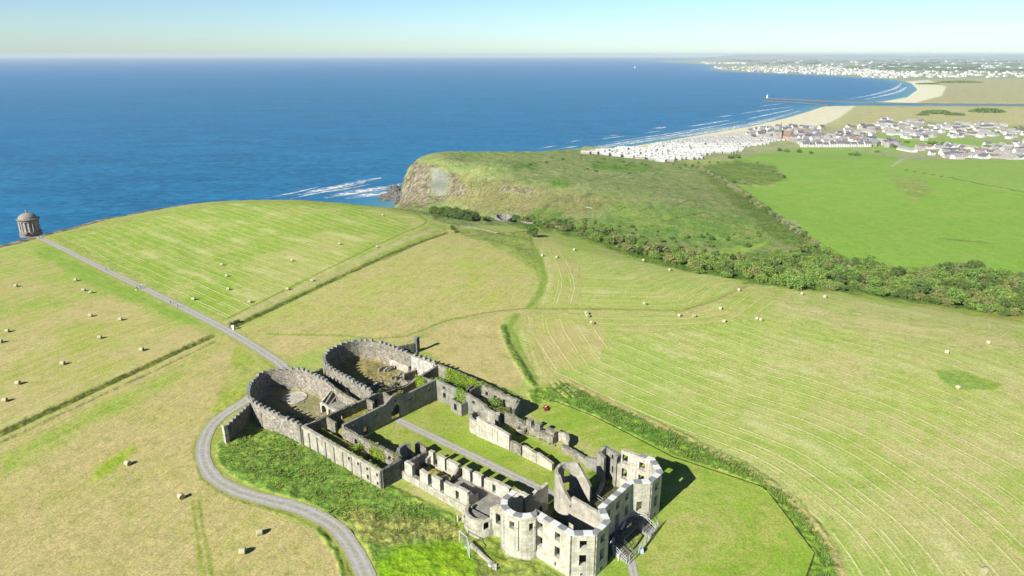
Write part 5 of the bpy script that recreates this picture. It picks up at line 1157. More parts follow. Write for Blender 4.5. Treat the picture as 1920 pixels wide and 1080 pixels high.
for a, b in ((71, 3.5), (70, 8.5), (50.5, -3.2), (48.8, -4.6), (53, -2.0), (48.5, 33), (47, 33.4), (70, 30.6), (7, 20), (5.5, 14), (5.2, 19)):
    plant('bush_olive', (*hw(a, b), gz(*hw(a, b))), (.8, .8, .4), 'low dry scrub on the floor of a roofless room', 'shrub', 'dry scrub inside the ruin rooms', 'shrub')
for q in ((432, 609), (440, 606), (447, 604)): plant('bush_dark', ground(*q), .45, 'small dark bush where the ditch meets the gravel path', 'bush', 'bushes by the ditch end at the path', 'bush')

# tall grass standing in the uncut ground
def tussocks(poly, n, size, h, seed, mats, label, space='px', dmin=.42):
    rng = np.random.default_rng(seed); W = np.array([G(*p, 0)[:2] for p in poly]); lo, hi = W.min(0), W.max(0)
    q = lo + rng.random((n * 3, 2)) * (hi - lo); d = poly_sd(q[:, 0], q[:, 1], W); den = fbm(q[:, 0] / 3., q[:, 1] / 3., seed, 3)
    q = q[(d > .4) & (den > dmin)][:n]; m = len(q); z = land(q[:, 0], q[:, 1])[0]
    B = 7; c = np.repeat(np.c_[q, z], B, 0); t = rng.random(m * B) * 6.28; ln = rng.uniform(.5, 1.2, m * B) * h; sp = rng.uniform(.2, .9, m * B) * size
    base = c + np.c_[np.cos(t), np.sin(t), np.zeros(m * B)] * (sp * .35)[:, None]; tip = c + np.c_[np.cos(t) * sp, np.sin(t) * sp, ln]; sd = np.c_[-np.sin(t), np.cos(t), np.zeros(m * B)] * .075
    V = np.stack([base - sd, base + sd, tip], 1).reshape(-1, 3); base[:, 2] -= .1
    o = mk('rough_grass', V, np.arange(len(V)).reshape(-1, 3).astype(np.int32), mats); return tag(o, label, 'grass', None, 'stuff')
M['blade'] = leafmat('grass_blades', (.20, .325, .07), .4, .35); M['blade_lime'] = leafmat('lush_grass_blades', (.30, .44, .035), .35, .4); M['blade_dry'] = leafmat('dry_grass_blades', (.32, .31, .11), .4, .3)
bank = [(412, 842), (430, 815), (500, 778), (720, 910), (868, 980), (895, 1012), (840, 1012), (720, 1000), (640, 975), (560, 938), (445, 888), (408, 862)]
tussocks(bank, 2600, .5, .32, 1, M['blade'], 'long green grass on the bank below the panelled wall')
tussocks(bank, 900, .45, .4, 2, M['blade_dry'], 'dry seed-headed grass on the bank below the panelled wall')
strip = [(1000, 752), (1055, 716), (1180, 772), (1260, 806), (1400, 872), (1495, 940), (1560, 1030), (1575, 1105), (1518, 1105), (1534, 1037), (1452, 930), (1424, 908), (1264, 855), (1184, 813), (1112, 778), (1047, 752)]
tussocks(strip, 7000, .5, .5, 3, M['blade'], 'long green grass in the strip outside the sunk fence')

# ------------------------------------------------------------------ round temple on the cliff edge
TC = np.array([*G(57.5, 434.5)[:2], 0.]); TS, TZ = .80, .80
def tsc(mb):
    mb.v = [(TC[0] + (x - TC[0]) * TS, TC[1] + (y - TC[1]) * TS, z * TZ) for x, y, z in mb.v]; return mb
tp = empty('temple', TC, 'small round domed temple with columns on the cliff edge at the path end', 'temple')
def circ(r, n=48): return [(TC[0] + r * math.cos(2 * math.pi * k / n), TC[1] + r * math.sin(2 * math.pi * k / n)) for k in range(n + 1)]
tsc(MB().lathe(TC, [(6.1, -2.5), (6.1, .25), (5.75, .3), (5.75, 1.0), (4.2, 1.05), (0, 1.05)], 48)).build('podium', M['sandstone'], tp)
ca = math.atan2(-TC[1], -TC[0]); Rw = 4.75; oo = []
for k in range(4):
    s = ((ca + .35 + k * math.pi / 2) % (2 * math.pi)) * Rw
    oo.append((s - .75, s + .75, 1.3, 6.0))
wall('drum_wall', circ(Rw * TS), 7.0 * TZ, .5, M['sandstone'], tp, z0=1.0 * TZ, op=[(p_ * TS, q_ * TS, r_ * TZ, s_ * TZ) for p_, q_, r_, s_ in oo], ab=False)
for k in range(16):
    a = ca + .14 + 2 * math.pi * (k + .5) / 16; c = TC + np.array([5.25 * math.cos(a), 5.25 * math.sin(a), 0])
    mb = MB(); mb.lathe(c + [0, 0, 1.0], [(.52, 0), (.52, .2), (.42, .3), (.36, 5.3), (.46, 5.45), (.55, 5.85), (.55, 6.0)], 10); tsc(mb).build('column', M['plaster_w'], tp)
tsc(MB().lathe(TC, [(4.6, 7.0), (5.75, 7.0), (5.75, 7.55), (5.65, 7.6), (5.65, 8.0), (6.35, 8.2), (6.4, 8.5), (6.2, 8.6), (5.2, 8.62)], 48)).build('entablature', M['sandstone'], tp)
tsc(MB().lathe(TC, [(5.4, 8.6), (5.4, 8.95), (5.0, 9.0)] + [(5.0 * math.cos(t), 9.0 + 3.1 * math.sin(t)) for t in np.linspace(.06, 1.5, 9)] + [(0, 12.1)], 40)).build('dome', M['dome_lead'], tp, smooth=False)
tsc(MB().lathe(TC, [(.55, 12.), (.5, 12.4), (.3, 12.5), (.35, 12.8), (.62, 13.3), (.55, 13.7), (.2, 13.9), (0, 14.1)], 14)).build('urn', M['ashlar'], tp)
s0 = TC + np.array([math.cos(ca - .5) * 6.6, math.sin(ca - .5) * 6.6, 0])
for k in range(3): tsc(MB().box(s0 + [-.3 * k * math.cos(ca - .5), -.3 * k * math.sin(ca - .5), .15 + .3 * k], (1.6, 2.6, .32), rz=ca - .5)).build('step', M['ashlar_low'], tp)

# ------------------------------------------------------------------ the little round ruin by the glen, stray walls and posts
q = ground(944, 414); rn = [(q[0] + 4.9 * math.cos(t), q[1] + 4.6 * math.sin(t)) for t in np.linspace(-1.2, 4.95, 26)]
rr = empty('round_ruin', q, 'small roofless round grey ruin at the foot of the headland', 'ruin')
wall('ring_wall', rn, [q[2] + h for h in (1.2, 1.8, 2.2, 2.4, 2.3, 2.9, 3.1, 3.3, 3.0, 3.6, 3.2, 3.6, 3.1, 3.5, 3., 3.5, 3.2, 3., 3.3, 2.9, 3., 2.4, 2., 1.8, 1.4, 1.2)], .8, M['render'], rr, z0=q[2] - 2, rag=.35, ab=False, op=[(7., 7.9, q[2] + 1.2, q[2] + 2.2)])
def stonewall(L, h, label, mat='rubble'):
    W = [ground(*p) for p in L]; o = wall('stone_wall', [w[:2] for w in W], [w[2] + h for w in W], .6, M[mat], None, z0=min(w[2] for w in W) - 1, rag=.2, ab=False)
    return tag(o, label, 'wall')
stonewall([(962, 415), (1000, 420), (1050, 427)], .9, 'low grey field wall running right from the small round ruin')
stonewall([(862, 424), (905, 430), (935, 438)], .45, 'low wall slanting across the rough corner left of the lone tree')
stonewall([(870, 443), (930, 439), (990, 434)], .4, 'low wall crossing the rough grass to the lone tree')
o = stonewall([(1100, 389), (1110, 391)], .5, 'small white stone block on the brown headland slope', 'plaster_w')
g = ground(1437, 313); mb = MB(); mb.tube(g, g + [0, 0, 11], .22, .15, n=6); mb.box(g + [0, 0, 10], (1.8, .15, .15)); tag(mb.build('telegraph_pole', M['ashlar_low']), 'pale telegraph pole standing in the bright green field', 'pole')
gt = empty('field_gate', G(437, 618), 'white gate post and open bar gate beside the gravel path', 'gate')
b0 = G(437.5, 618.5); MB().box(b0 + [0, 0, .55], (.45, .45, 1.3), taper=.95).build('gate_post', M['white'], gt); MB().box(b0 + [0, 0, 1.35], (.95, .95, .5), taper=.6).build('post_cap', M['white'], gt)
b1 = G(430.5, 616.); MB().tube(b1, b1 + [0, 0, 1.3], .1, n=6).build('hanging_post', M['bark'], gt); mb = MB(); mb.tube(b1 + [0, 0, .9], b0 + [0, 0, .6], .07, n=5); mb.build('gate_bar', M['bark'], gt)
g = G(1230 - 28, 1036); mb = MB(); mb.box(g + [0, 0, .45], (.8, .55, .9), taper=.9); tag(mb.build('bin', plain('blue_white_plastic', (.35, .5, .75), .5, .4, .2)), 'small pale blue bin on the lawn beside the thin wire fence', 'bin')
g = G(1159, 1052); mb = MB(); mb.tube(g, g + [0, 0, 1.2], .06, n=6); mb.box(g + [0, 0, 1.3], (.5, .08, .4), rz=.6); tag(mb.build('sign_post', M['white']), 'small white sign on a post beside the left stair flight', 'sign')
g = hz(1.0, 24.4); mb = MB()
for k in range(4): mb.box((g[0] + random.uniform(-.5, .5), g[1] + random.uniform(-.4, .4), .2), (.7, .5, .45), rz=random.random() * 3)
tag(mb.build('rock_pile', M['basalt']), 'small dark heap of stones at the foot of the right bay', 'rocks')

# shore rocks
def rock(name, c, size, seed, mat, label, group=None):
    import bmesh
    bm = bmesh.new(); bmesh.ops.create_icosphere(bm, subdivisions=4, radius=1.)
    V = np.array([v.co[:] for v in bm.verts]); Fc = [[v.index for v in f.verts] for f in bm.faces]; bm.free()
    nz = fbm(V[:, 0] * 2 + seed, V[:, 1] * 2 + V[:, 2] * 1.7, seed, 4) + .6 * fbm(V[:, 0] * 6 + seed, V[:, 2] * 6 + V[:, 1] * 5, seed + 3, 3)
    V = V * (.45 + .75 * nz)[:, None] * np.array(size) + np.array(c); o = mk(name, V, Fc, mat); return tag(o, label, 'rock', group)
rock('sea_rock', G(732, 374, SEA) + [0, 0, 0], (13, 8, 5.5), 3, M['basalt'], 'long dark rock shelf at the foot of the headland cliff')
rock('sea_rock', G(752, 378, SEA) + [0, -6, 3], (8, 7, 9), 8, M['basalt'], 'dark boulder mass under the cliff, right of the rock shelf')
rock('sea_rock', G(742, 366, SEA) + [0, 0, 2], (9, 10, 8), 12, M['basalt'], 'dark rock spur where the cliff meets the waves')

# ------------------------------------------------------------------ hay bales
def bale_mesh():
    mb = MB(); n = 20; R_, Lh = .74 / K * 1.06, .66 / K * 1.06
    prof = [(-Lh, 0), (-Lh, R_ * .93), (-Lh * .9, R_), (0, R_ * 1.015), (Lh * .9, R_), (Lh, R_ * .93), (Lh, 0)]
    V = []; Fc = []; mi = []
    for x, r in prof:
        for k in range(n):
            t = 2 * math.pi * k / n; V.append((x, r * math.cos(t) * (1 + .02 * math.sin(3 * t + x)), max(r * math.sin(t), -R_ * .94)))
    for i in range(len(prof) - 1):
        for k in range(n):
            k2 = (k + 1) % n; Fc.append((i * n + k, i * n + k2, (i + 1) * n + k2, (i + 1) * n + k)); mi.append(1 if i in (0, len(prof) - 2) else 0)
    return mk('hay_bale', np.array(V) + [0, 0, R_ * .93], Fc, [M['hay'], M['hay_end']], mi=mi, local=True)
BALES = [
 (30, 538, 20, 'far left field, second-farthest out by the left picture edge'), (142, 527, 25, 'left field, farthest and nearest to the temple'), (157, 546, 25, 'left field, left one of the close pair in mid field'), (170, 550, 30, 'left field, right one of the close pair in mid field'),
 (14, 623, 20, 'left field at the left edge, upper of two'), (1, 643, 20, 'left field cut by the left picture edge'), (170, 594, 20, 'middle of left field, left of the one nearest the path'), (226, 601, 20, 'left field, nearest to the gravel path'), (187, 635, 25, 'left field, midway between path and ditch'), (266, 658, 10, 'left field, nearest above the dark ditch'), (118, 684, 15, 'left field, above the middle of the dark ditch'), (34, 721, 15, 'left field by the ditch, upper of two near the left edge'), (10, 753, 15, 'left field by the ditch, lower of two near the left edge'),
 (240, 872, -10, 'alone in the big stubble field left of the drive'), (340, 935, -30, 'end-on in the stubble, just outside the drive bend'), (487, 1002, 35, 'stubble inside the drive curve, upper right of the pair'), (455, 1038, 20, 'stubble inside the drive curve, lower left of the pair'),
 (416, 498, 20, 'green mown field, top of the column of three'), (425, 519, 20, 'green mown field, middle of the column of three'), (428, 544, 20, 'green mown field, bottom of the column of three'), (547, 490, 20, 'middle of the green mown field above the ditch'), (636, 459, 20, 'green mown field, farther one towards the headland'), (707, 464, 20, 'green mown field close to the ditch, farthest along it'), (585, 528, 20, 'green mown field beside the ditch, third from the path'), (539, 544, 20, 'green mown field beside the ditch, second from the path'), (468, 568, 20, 'green mown field beside the ditch, nearest the path'), (717, 405, 20, 'green mown field, farthest of all near the cliff top'), (363, 563, 15, 'green mown field, close to the two dark walkers'),
 (1077, 470, -20, 'upper middle field, farthest right below the lone tree'), (1017, 481, -20, 'upper middle field, left one under the lone tree'), (1044, 484, -20, 'upper middle field, between its two neighbours under the lone tree'), (1207, 490, -40, 'upper middle field, below the glen scrub, left of two'), (1256, 508, -40, 'upper middle field, below the glen scrub, right of two'), (1209, 572, -60, 'upper middle field, just above the brown track'), (1100, 590, -60, 'top of the trio below the brown track'), (1102, 595, -60, 'middle of the trio below the brown track'), (1110, 608, -60, 'bottom of the trio below the brown track'), (1274, 594, -40, 'below the track, round-ended left one of two'), (1301, 595, 40, 'below the track, square-looking right one of two'),
 (1386, 546, -40, 'inside the bend of the brown track, upper'), (1504, 553, -50, 'beside the wood, left of two'), (1547, 559, -50, 'beside the wood, right of two'), (1351, 581, -30, 'in the bend of mown rows, upper of two'), (1358, 605, -30, 'in the bend of mown rows, lower of two'), (1420, 600, -50, 'touching pair in the big right field, left'), (1427, 602, -50, 'touching pair in the big right field, right'), (1775, 663, -30, 'big right field, left of the upper two at the right'), (1853, 645, -30, 'big right field, farthest right'), (1797, 730, -60, 'big right field, at the edge of the uncut green patch'), (1845, 1075, 40, 'big right field, lowest at the bottom right corner')]
b0 = bale_mesh()
for i, (px, py, rz, lb) in enumerate(BALES):
    o = b0 if i == 0 else b0.copy()
    if i: COL.objects.link(o)
    g = ground(px, py); o.location = tuple(g * K); o.rotation_euler = (0, 0, math.radians(rz - 12)); k = random.uniform(.84, .94); o.scale = (k, k, k)
    tag(o, 'pale round hay bale: ' + lb, 'hay bale', 'round hay bales in the fields')

# ------------------------------------------------------------------ people
SKIN = plain('skin', (.45, .27, .19), .6, .3, .08); HAIR = plain('hair', (.05, .035, .025), .7, .3); SHOE = plain('shoe_leather', (.03, .03, .03), .5)
CL = {k: plain(k + '_cloth', c, .9, .1, .12) for k, c in (('black', (.02, .02, .024)), ('navy', (.03, .04, .075)), ('white', (.75, .74, .7)), ('denim', (.07, .10, .17)), ('grey', (.16, .16, .17)), ('khaki', (.3, .25, .16)), ('maroon', (.14, .03, .035)))}
def skin_mesh(verts, edges, rad, root=0, lev=1):
    me = bpy.data.meshes.new('tmp'); me.from_pydata(verts, edges, []); o = bpy.data.objects.new('tmp', me); COL.objects.link(o)
    m = o.modifiers.new('s', 'SKIN'); m.use_smooth_shade = True; sv = me.skin_vertices[0].data
    for i, r in enumerate(rad): sv[i].radius = (r, r) if np.isscalar(r) else r; sv[i].use_root = i == root
    b = o.modifiers.new('u', 'SUBSURF'); b.levels = lev; b.render_levels = lev
    dg = bpy.context.evaluated_depsgraph_get(); ev = o.evaluated_get(dg); m2 = ev.to_mesh()
    V = np.array([v.co[:] for v in m2.vertices]); Fc = [tuple(p.vertices) for p in m2.polygons]; ev.to_mesh_clear(); bpy.data.objects.remove(o); bpy.data.meshes.remove(me); return V, Fc
def body(stride=.22, seated=False, arms='walk'):
    V = []; E = []; R = []
    def j(p, r, par=None):
        V.append(p); R.append(r); k = len(V) - 1
        if par is not None: E.append((par, k))
        return k
    hip = .95 if not seated else .62
    pel = j((0, 0, hip), (.155, .115)); wst = j((0, 0, hip + .16), (.14, .10), pel); ch = j((0, .01, hip + .36), (.165, .115), wst); up = j((0, 0, hip + .50), (.13, .085), ch); nk = j((0, .01, hip + .58), .055, up); hd = j((0, .035, hip + .68), (.075, .09), nk); h2 = j((0, .03, hip + .77), (.078, .095), hd); j((0, .02, hip + .84), (.05, .06), h2)
    j((0, .115, hip + .71), .016, hd)
    for s in (-1, 1):
        st = stride * s
        if seated:
            th = j((s * .1, .06, hip), .085, pel); kn = j((s * .13, .44, hip + .02), .06, th); an = j((s * .13, .50, hip - .40), .04, kn)
        else:
            th = j((s * .095, st * .25, hip - .1), .085, pel); kn = j((s * .1, st * .75 + .03, .50), .06, th); an = j((s * .1, st, .09), .04, kn)
        hl = j((V[an][0], V[an][1] + .01, V[an][2] - .045), .04, an); j((s * .115, V[an][1] + .16, V[an][2] - .05), .035, hl)
        shd = j((s * .185, 0, hip + .46), .055, up)
        if seated: el = j((s * .24, .16, hip + .22), .042, shd); wr_ = j((s * .15, .40, hip + .26), .03, el); d = np.array([-.2 * s, .9, .1])
        else: el = j((s * .235, -st * .35, hip + .2), .042, shd); wr_ = j((s * .24, -st * .9 + .05, hip - .05), .03, el); d = np.array([0, .25, -.95])
        w = np.array(V[wr_]); pm = j(tuple(w + d * .07), (.035, .02), wr_)
        for f in range(4):
            o = np.array([0, .03 - .02 * f, 0]) if not seated else np.array([(.03 - .02 * f) * s, 0, 0]); a1 = j(tuple(w + d * (.10) + o), .0095, pm); j(tuple(w + d * (.15 - .012 * abs(f - 1.3)) + o + np.array([-.012 * s, 0, -.01])), .008, a1)
        t1 = j(tuple(w + d * .05 + (np.array([-.01 * s, .045, 0]) if not seated else np.array([-.045 * s, 0, .01]))), .0105, pm); j(tuple(V[t1] + d * .045), .009, t1)
    return skin_mesh(V, E, R)
BW = body(); BS = body(.26, seated=True)
def person(g, rz, top, legs, label, mesh=BW, hip=.95, hair=HAIR, sz=1.):
    V, Fc = mesh; V = V * sz / K; root = empty('person', g, label, 'person'); c, s = math.cos(rz), math.sin(rz)
    R_ = np.array([[c, -s, 0], [s, c, 0], [0, 0, 1]]); VW = V @ R_.T + np.array(g)
    mi = []
    for f in Fc:
        q = (V[list(f)].mean(0)) * K / sz
        seatleg = hip < .9
        if q[2] > hip + .56: mi.append(0)
        elif abs(q[0]) > .19 and q[2] < hip + .04 and not seatleg: mi.append(0)
        elif seatleg and q[1] > .34 and q[2] > hip + .16: mi.append(0)
        elif q[2] > hip + .04 and not (seatleg and q[1] > .2 and abs(q[0]) < .2 and q[2] < hip + .12): mi.append(1)
        elif q[2] < (.09 if not seatleg else .23): mi.append(3)
        else: mi.append(2)
    mk('body', VW, Fc, [SKIN, CL[top], CL[legs], SHOE], root, mi=mi, smooth=True)
    mb = MB(); hc = np.array([0, .005, hip + .775]) * sz / K
    mb.lathe((0, 0, 0), [(.098 * sz / K * math.cos(t), .085 * sz / K * math.sin(t)) for t in np.linspace(-.25, 1.55, 7)], 12)
    HV_ = (np.array(mb.v) + hc) @ R_.T + np.array(g); mk('hair', HV_, mb.f, hair, root, smooth=True)
    return root
dn = math.radians(-140)
for px, py, rz, t, l, lb in ((257.5, 542.5, 2.3, 'black', 'black', 'person in black walking on the path, leftmost of the three'), (263.5, 541.5, 2.5, 'navy', 'black', 'person in dark clothes walking in the middle of the three'), (267, 538.5, 2.4, 'white', 'grey', 'person in white top and grey trousers, right of the three'),
        (320.5, 570, -.8, 'black', 'navy', 'person in dark clothes on the path, farther of the walking two'), (333.5, 577.5, -.8, 'black', 'grey', 'person in black on the path, nearer of the walking two'), (199.5, 508, -.8, 'navy', 'denim', 'lone person in navy halfway up the path to the temple'),
        (75, 448.5, 2., 'grey', 'black', 'person in grey near the temple, left of the group'), (78, 448, 2.3, 'white', 'denim', 'person in white near the temple, middle of the group'), (81, 447.5, -1, 'maroon', 'black', 'person in dark red near the temple, right of the group')):
    person(ground(px, py), rz, t, l, lb)
# small pale dog beside the walkers
def dog(g, rz):
    V = [(0, 0, .33), (0, .22, .34), (0, .34, .44), (0, .44, .47), (0, .53, .45), (0, -.2, .33), (0, -.34, .42), (0, -.4, .5)]; E = [(0, 1), (1, 2), (2, 3), (3, 4), (0, 5), (5, 6), (6, 7)]; R = [(.1, .11), (.105, .125), .07, .065, .035, (.085, .09), .03, .02]
    for s in (-1, 1):
        for y, par, hk in ((.2, 1, .02), (-.22, 5, -.07)):
            i = len(V); V += [(s * .08, y, .24), (s * .08, y + hk, .12), (s * .08, y, .03), (s * .08, y + .05, .02)]; E += [(par, i), (i, i + 1), (i + 1, i + 2), (i + 2, i + 3)]; R += [.05, .03, .025, .025]
        i = len(V); V.append((s * .05, .42, .56)); E.append((3, i)); R.append(.022)
    V, Fc = skin_mesh(V, E, R); c, s = math.cos(rz), math.sin(rz); V = V / K @ np.array([[c, -s, 0], [s, c, 0], [0, 0, 1]]).T + np.array(g)
    tag(mk('dog', V, Fc, plain('white_fur', (.7, .66, .55), .9, .1), smooth=True), 'small whitish dog in the grass beside the three walkers', 'dog')
dog(ground(255.5, 544.8), 1.2)
# ride-on mower
g = G(1023, 768); rz = math.radians(105); mw = empty('ride_on_mower', g, 'red ride-on mower working on the corner of the lawn', 'mower')
RED = plain('red_paint', (.55, .02, .035), .35, .5, .08); TYR = plain('tyre_rubber', (.02, .02, .02), .8)
c, s = math.cos(rz), math.sin(rz)
def L2(x, y, z): return (g[0] + (x * c - y * s) / K, g[1] + (x * s + y * c) / K, g[2] + z / K)
MB().box(L2(.75, 0, .72), (.95 / K, .62 / K, .5 / K), rz=rz, taper=.88).build('hood', RED, mw)
MB().box(L2(-.15, 0, .42), (1.9 / K, .6 / K, .2 / K), rz=rz).build('chassis', TYR, mw)
MB().box(L2(.05, 0, .22), (.9 / K, 1.25 / K, .18 / K), rz=rz, taper=.92).build('cutter_deck', RED, mw)
MB().box(L2(-.6, 0, .62), (.5 / K, .95 / K, .16 / K), rz=rz).build('mudguard', RED, mw)
mb = MB(); mb.box(L2(-.35, 0, .68), (.45 / K, .5 / K, .12 / K), rz=rz); mb.build('seat', TYR, mw); MB().box(L2(-.6, 0, .9), (.1 / K, .48 / K, .42 / K), rz=rz).build('backrest', TYR, mw)
mb = MB(); mb.tube(L2(.28, 0, .7), L2(.16, 0, .98), .025, n=6); mb.build('steering_column', TYR, mw); mb = MB(); mb.tube(L2(.165, 0, .97), L2(.15, 0, 1.0), .17, n=12); mb.build('steering_wheel', TYR, mw)
for x, r, w_ in ((.95, .22, .16), (-.6, .3, .24)):
    for sd in (-1, 1): MB().tube(L2(x, sd * .42 - w_ / 2, r), L2(x, sd * .42 + w_ / 2, r), r / K, n=14).build('wheel', TYR, mw)
p0 = L2(-.38, 0, .13); person(np.array(p0), rz - math.pi / 2, 'white', 'black', 'person in white shirt seated on the red mower', BS, .62)
# ------------------------------------------------------------------ the seaside town, harbour and far coast
rt = random.Random(9)
wh = [plain('white_render', (.60, .60, .575), .8, .2, .08, .2), plain('cream_render', (.44, .415, .35), .8, .2, .08, .2), plain('pebbledash', (.29, .28, .25), .9, .1, .1, .2)]
rf = [plain('slate', (.12, .12, .135), .7, .3, .2, .4), plain('brown_tile', (.20, .14, .11), .8, .2, .2, .4), plain('grey_tile', (.26, .25, .25), .8, .2, .2, .4), plain('red_brick_tile', (.30, .13, .09), .8, .2, .2, .4)]
cv = plain('caravan_wall', (.33, .33, .32), .5, .3, .15, .3); cv2 = plain('caravan_cream_wall', (.26, .245, .21), .5, .3, .15, .3); cr = plain('caravan_roof', (.52, .53, .52), .5, .3, .08, .3); glass = plain('dark_glass', (.03, .035, .04), .2, .5)
def gable(w, l, h, r, ov=.35):
    x, y = w / 2, l / 2; V = [(-x, -y, 0), (x, -y, 0), (x, y, 0), (-x, y, 0), (-x, -y, h), (x, -y, h), (x, y, h), (-x, y, h), (0, -y, h + r), (0, y, h + r)]
    Fw = [(0, 1, 5, 8, 4), (1, 2, 6, 5), (2, 3, 7, 9, 6), (3, 0, 4, 7)]
    o = ov; k = r / x; zz = h - o * k + .12
    RV = [(-x - o, -y - o, zz), (0, -y - o, h + r + .12), (0, y + o, h + r + .12), (-x - o, y + o, zz), (x + o, -y - o, zz), (x + o, y + o, zz)]; RV2 = [(a, b, c + .22) for a, b, c in RV]
    RF = [(0, 1, 2, 3), (1, 4, 5, 2), (9, 8, 7, 6), (8, 11, 10, 7), (0, 6, 7, 1), (1, 7, 10, 4), (3, 2, 8, 9), (2, 5, 11, 8), (0, 3, 9, 6), (4, 10, 11, 5)]
    return V, Fw, RV + RV2, RF
HS = []
for k, (w, l, h, r) in enumerate(((7, 10, 5.2, 2.8), (8, 13, 3.2, 2.6), (7, 22, 5.4, 2.6), (9, 12, 6., 3.2), (8, 32, 3.0, 2.2))):
    V, Fw, RV, RF = gable(w, l, h, r); mb = MB(); mb.add(V, Fw, 0)
    for sd in (-1, 1):
        for y in np.arange(-l / 2 + 1.6, l / 2 - 1, 3.2):
            for z in ([1.5, 4.0] if h > 4 else [1.6]): mb.box((sd * w / 2, y, z), (.12, 1.3, 1.2), m=1)
    mr = MB(); mr.add(RV, RF, 0); mr.box((0, l * .3, h + r + .5), (.9, .9, 1.5), m=0)
    for wi in range(3):
        a = mb.build('house', [wh[wi], glass], local=True)
        for ri in range(4):
            if (wi * 4 + ri + k) % 3 and not (ri == 3 and wi): pass
            HS.append((k, a.data, wi, ri, mr))
        bpy.data.objects.remove(a)
RM = {}
def house_at(p, rz, k, wi, ri, label, group, z=None):
    me = next(h[1] for h in HS if h[0] == k and h[2] == wi); o = bpy.data.objects.new('house', me); COL.objects.link(o); o.location = tuple(c * K for c in p); o.rotation_euler = (0, 0, rz)
    s = rt.uniform(.8, 1.1); o.scale = (s, s, s); tag(o, label, 'house', group)
    if (k, ri) not in RM:
        mr = next(h[4] for h in HS if h[0] == k); r = mr.build('roof', rf[ri], local=True); RM[(k, ri)] = r.data; bpy.data.objects.remove(r)
    r = bpy.data.objects.new('roof', RM[(k, ri)]); COL.objects.link(r); r.parent = o
    return o
def scat2(poly, mind, nmax, seed, zlev=None):
    rng = np.random.default_rng(seed); W = np.array([ground(*p)[:2] for p in poly]); lo, hi = W.min(0), W.max(0); pts = np.zeros((0, 2))
    c = lo + rng.random((nmax * 60, 2)) * (hi - lo); c = c[poly_sd(c[:, 0], c[:, 1], W) > 1]
    keep = []
    for q in c:
        if keep and min((q[0] - a) ** 2 + (q[1] - b) ** 2 for a, b in keep) < mind ** 2: continue
        keep.append(tuple(q))
        if len(keep) >= nmax: break
    z = land(np.array([k[0] for k in keep]), np.array([k[1] for k in keep]))[0]; return [(x, y, float(q)) for (x, y), q in zip(keep, z)]
RW = ['white', 'cream', 'grey']; RR = ['slate grey', 'brown', 'pale grey', 'red-brown']
bl = math.radians(25)
tot = 0
for poly, mind, nm, ks, wis, where, grp, rzs in (
    ([(1690, 281), (1740, 272), (1830, 276), (1925, 268), (2010, 270), (2010, 302), (1925, 301), (1860, 297), (1790, 299)], 11., 88, (1, 1, 0, 4, 1), (0, 0, 0, 1), 'near edge of town by the bright field', 'houses at the near edge of the town', (.2, 1.75)),
    ([(1470, 262), (1500, 254), (1570, 256), (1640, 264), (1690, 268), (1680, 277), (1600, 272), (1500, 276)], 8., 78, (0, 0, 3, 2), (0, 0, 1, 2), 'old streets beside the church', 'houses of the old town centre', (.5, 2.0)),
    ([(1380, 250), (1440, 242), (1500, 238), (1560, 244), (1620, 236), (1650, 244), (1640, 260), (1560, 254), (1480, 258), (1420, 262)], 10., 60, (3, 0, 2, 0), (0, 1, 0, 2), 'rows behind the beach', 'houses behind the beach', (.45, 2.0)),
    ([(1640, 222), (1700, 226), (1760, 232), (1860, 234), (1925, 236), (2010, 238), (2010, 262), (1925, 256), (1900, 262), (1800, 258), (1720, 264), (1650, 250)], 11., 130, (1, 0, 4, 1), (0, 0, 0, 1), 'far part of town by the dunes', 'houses in the far part of the town', (.3, 1.8))):
    for p in scat2(poly, mind, nm, 50 + nm):
        wi = rt.choice(wis); ri = rt.choice((0, 0, 2, 2, 2, 2, 0, 1, 2) if grp != 'houses in the far part of the town' else (2, 2, 0)); k = rt.choice(ks)
        house_at(p, rt.choice(rzs) + rt.uniform(-.12, .12), k, wi, ri, f'{RW[wi]} house, {RR[ri]} roof, {where}', grp); tot += 1
# terrace facing the field
for k in range(10):
    x = 1508 + k * 13; p = ground(x, 275.5 - k * .05); house_at(p, .12 + math.pi / 2, 0, 0, 0, 'white terraced house with slate grey roof, long row facing the field', 'terraced houses facing the field')
# church
g = ground(1472, 262); chn = empty('church', g, 'red-brown church with steep roof and thin spire in the old town', 'church')
V, Fw, RV, RF = gable(13, 26, 7, 8); ng = lambda A: [(g[0] + x * math.cos(.5) - y * math.sin(.5), g[1] + x * math.sin(.5) + y * math.cos(.5), g[2] + z) for x, y, z in A]
mk('nave', ng(V), Fw, plain('church_stone', (.36, .25, .19), .9, .1), chn); mk('roof', ng(RV), RF, rf[1], chn)
tx = ground(1466, 262); MB().box((tx[0] - 6, tx[1] - 4, g[2] + 7), (5, 5, 14)).build('tower', plain('church_tower_stone', (.34, .27, .22), .9, .1), chn); MB().lathe((tx[0] - 6, tx[1] - 4, g[2] + 14), [(3.2, 0), (1.5, 8), (0, 16)], 8).build('spire', rf[0], chn)
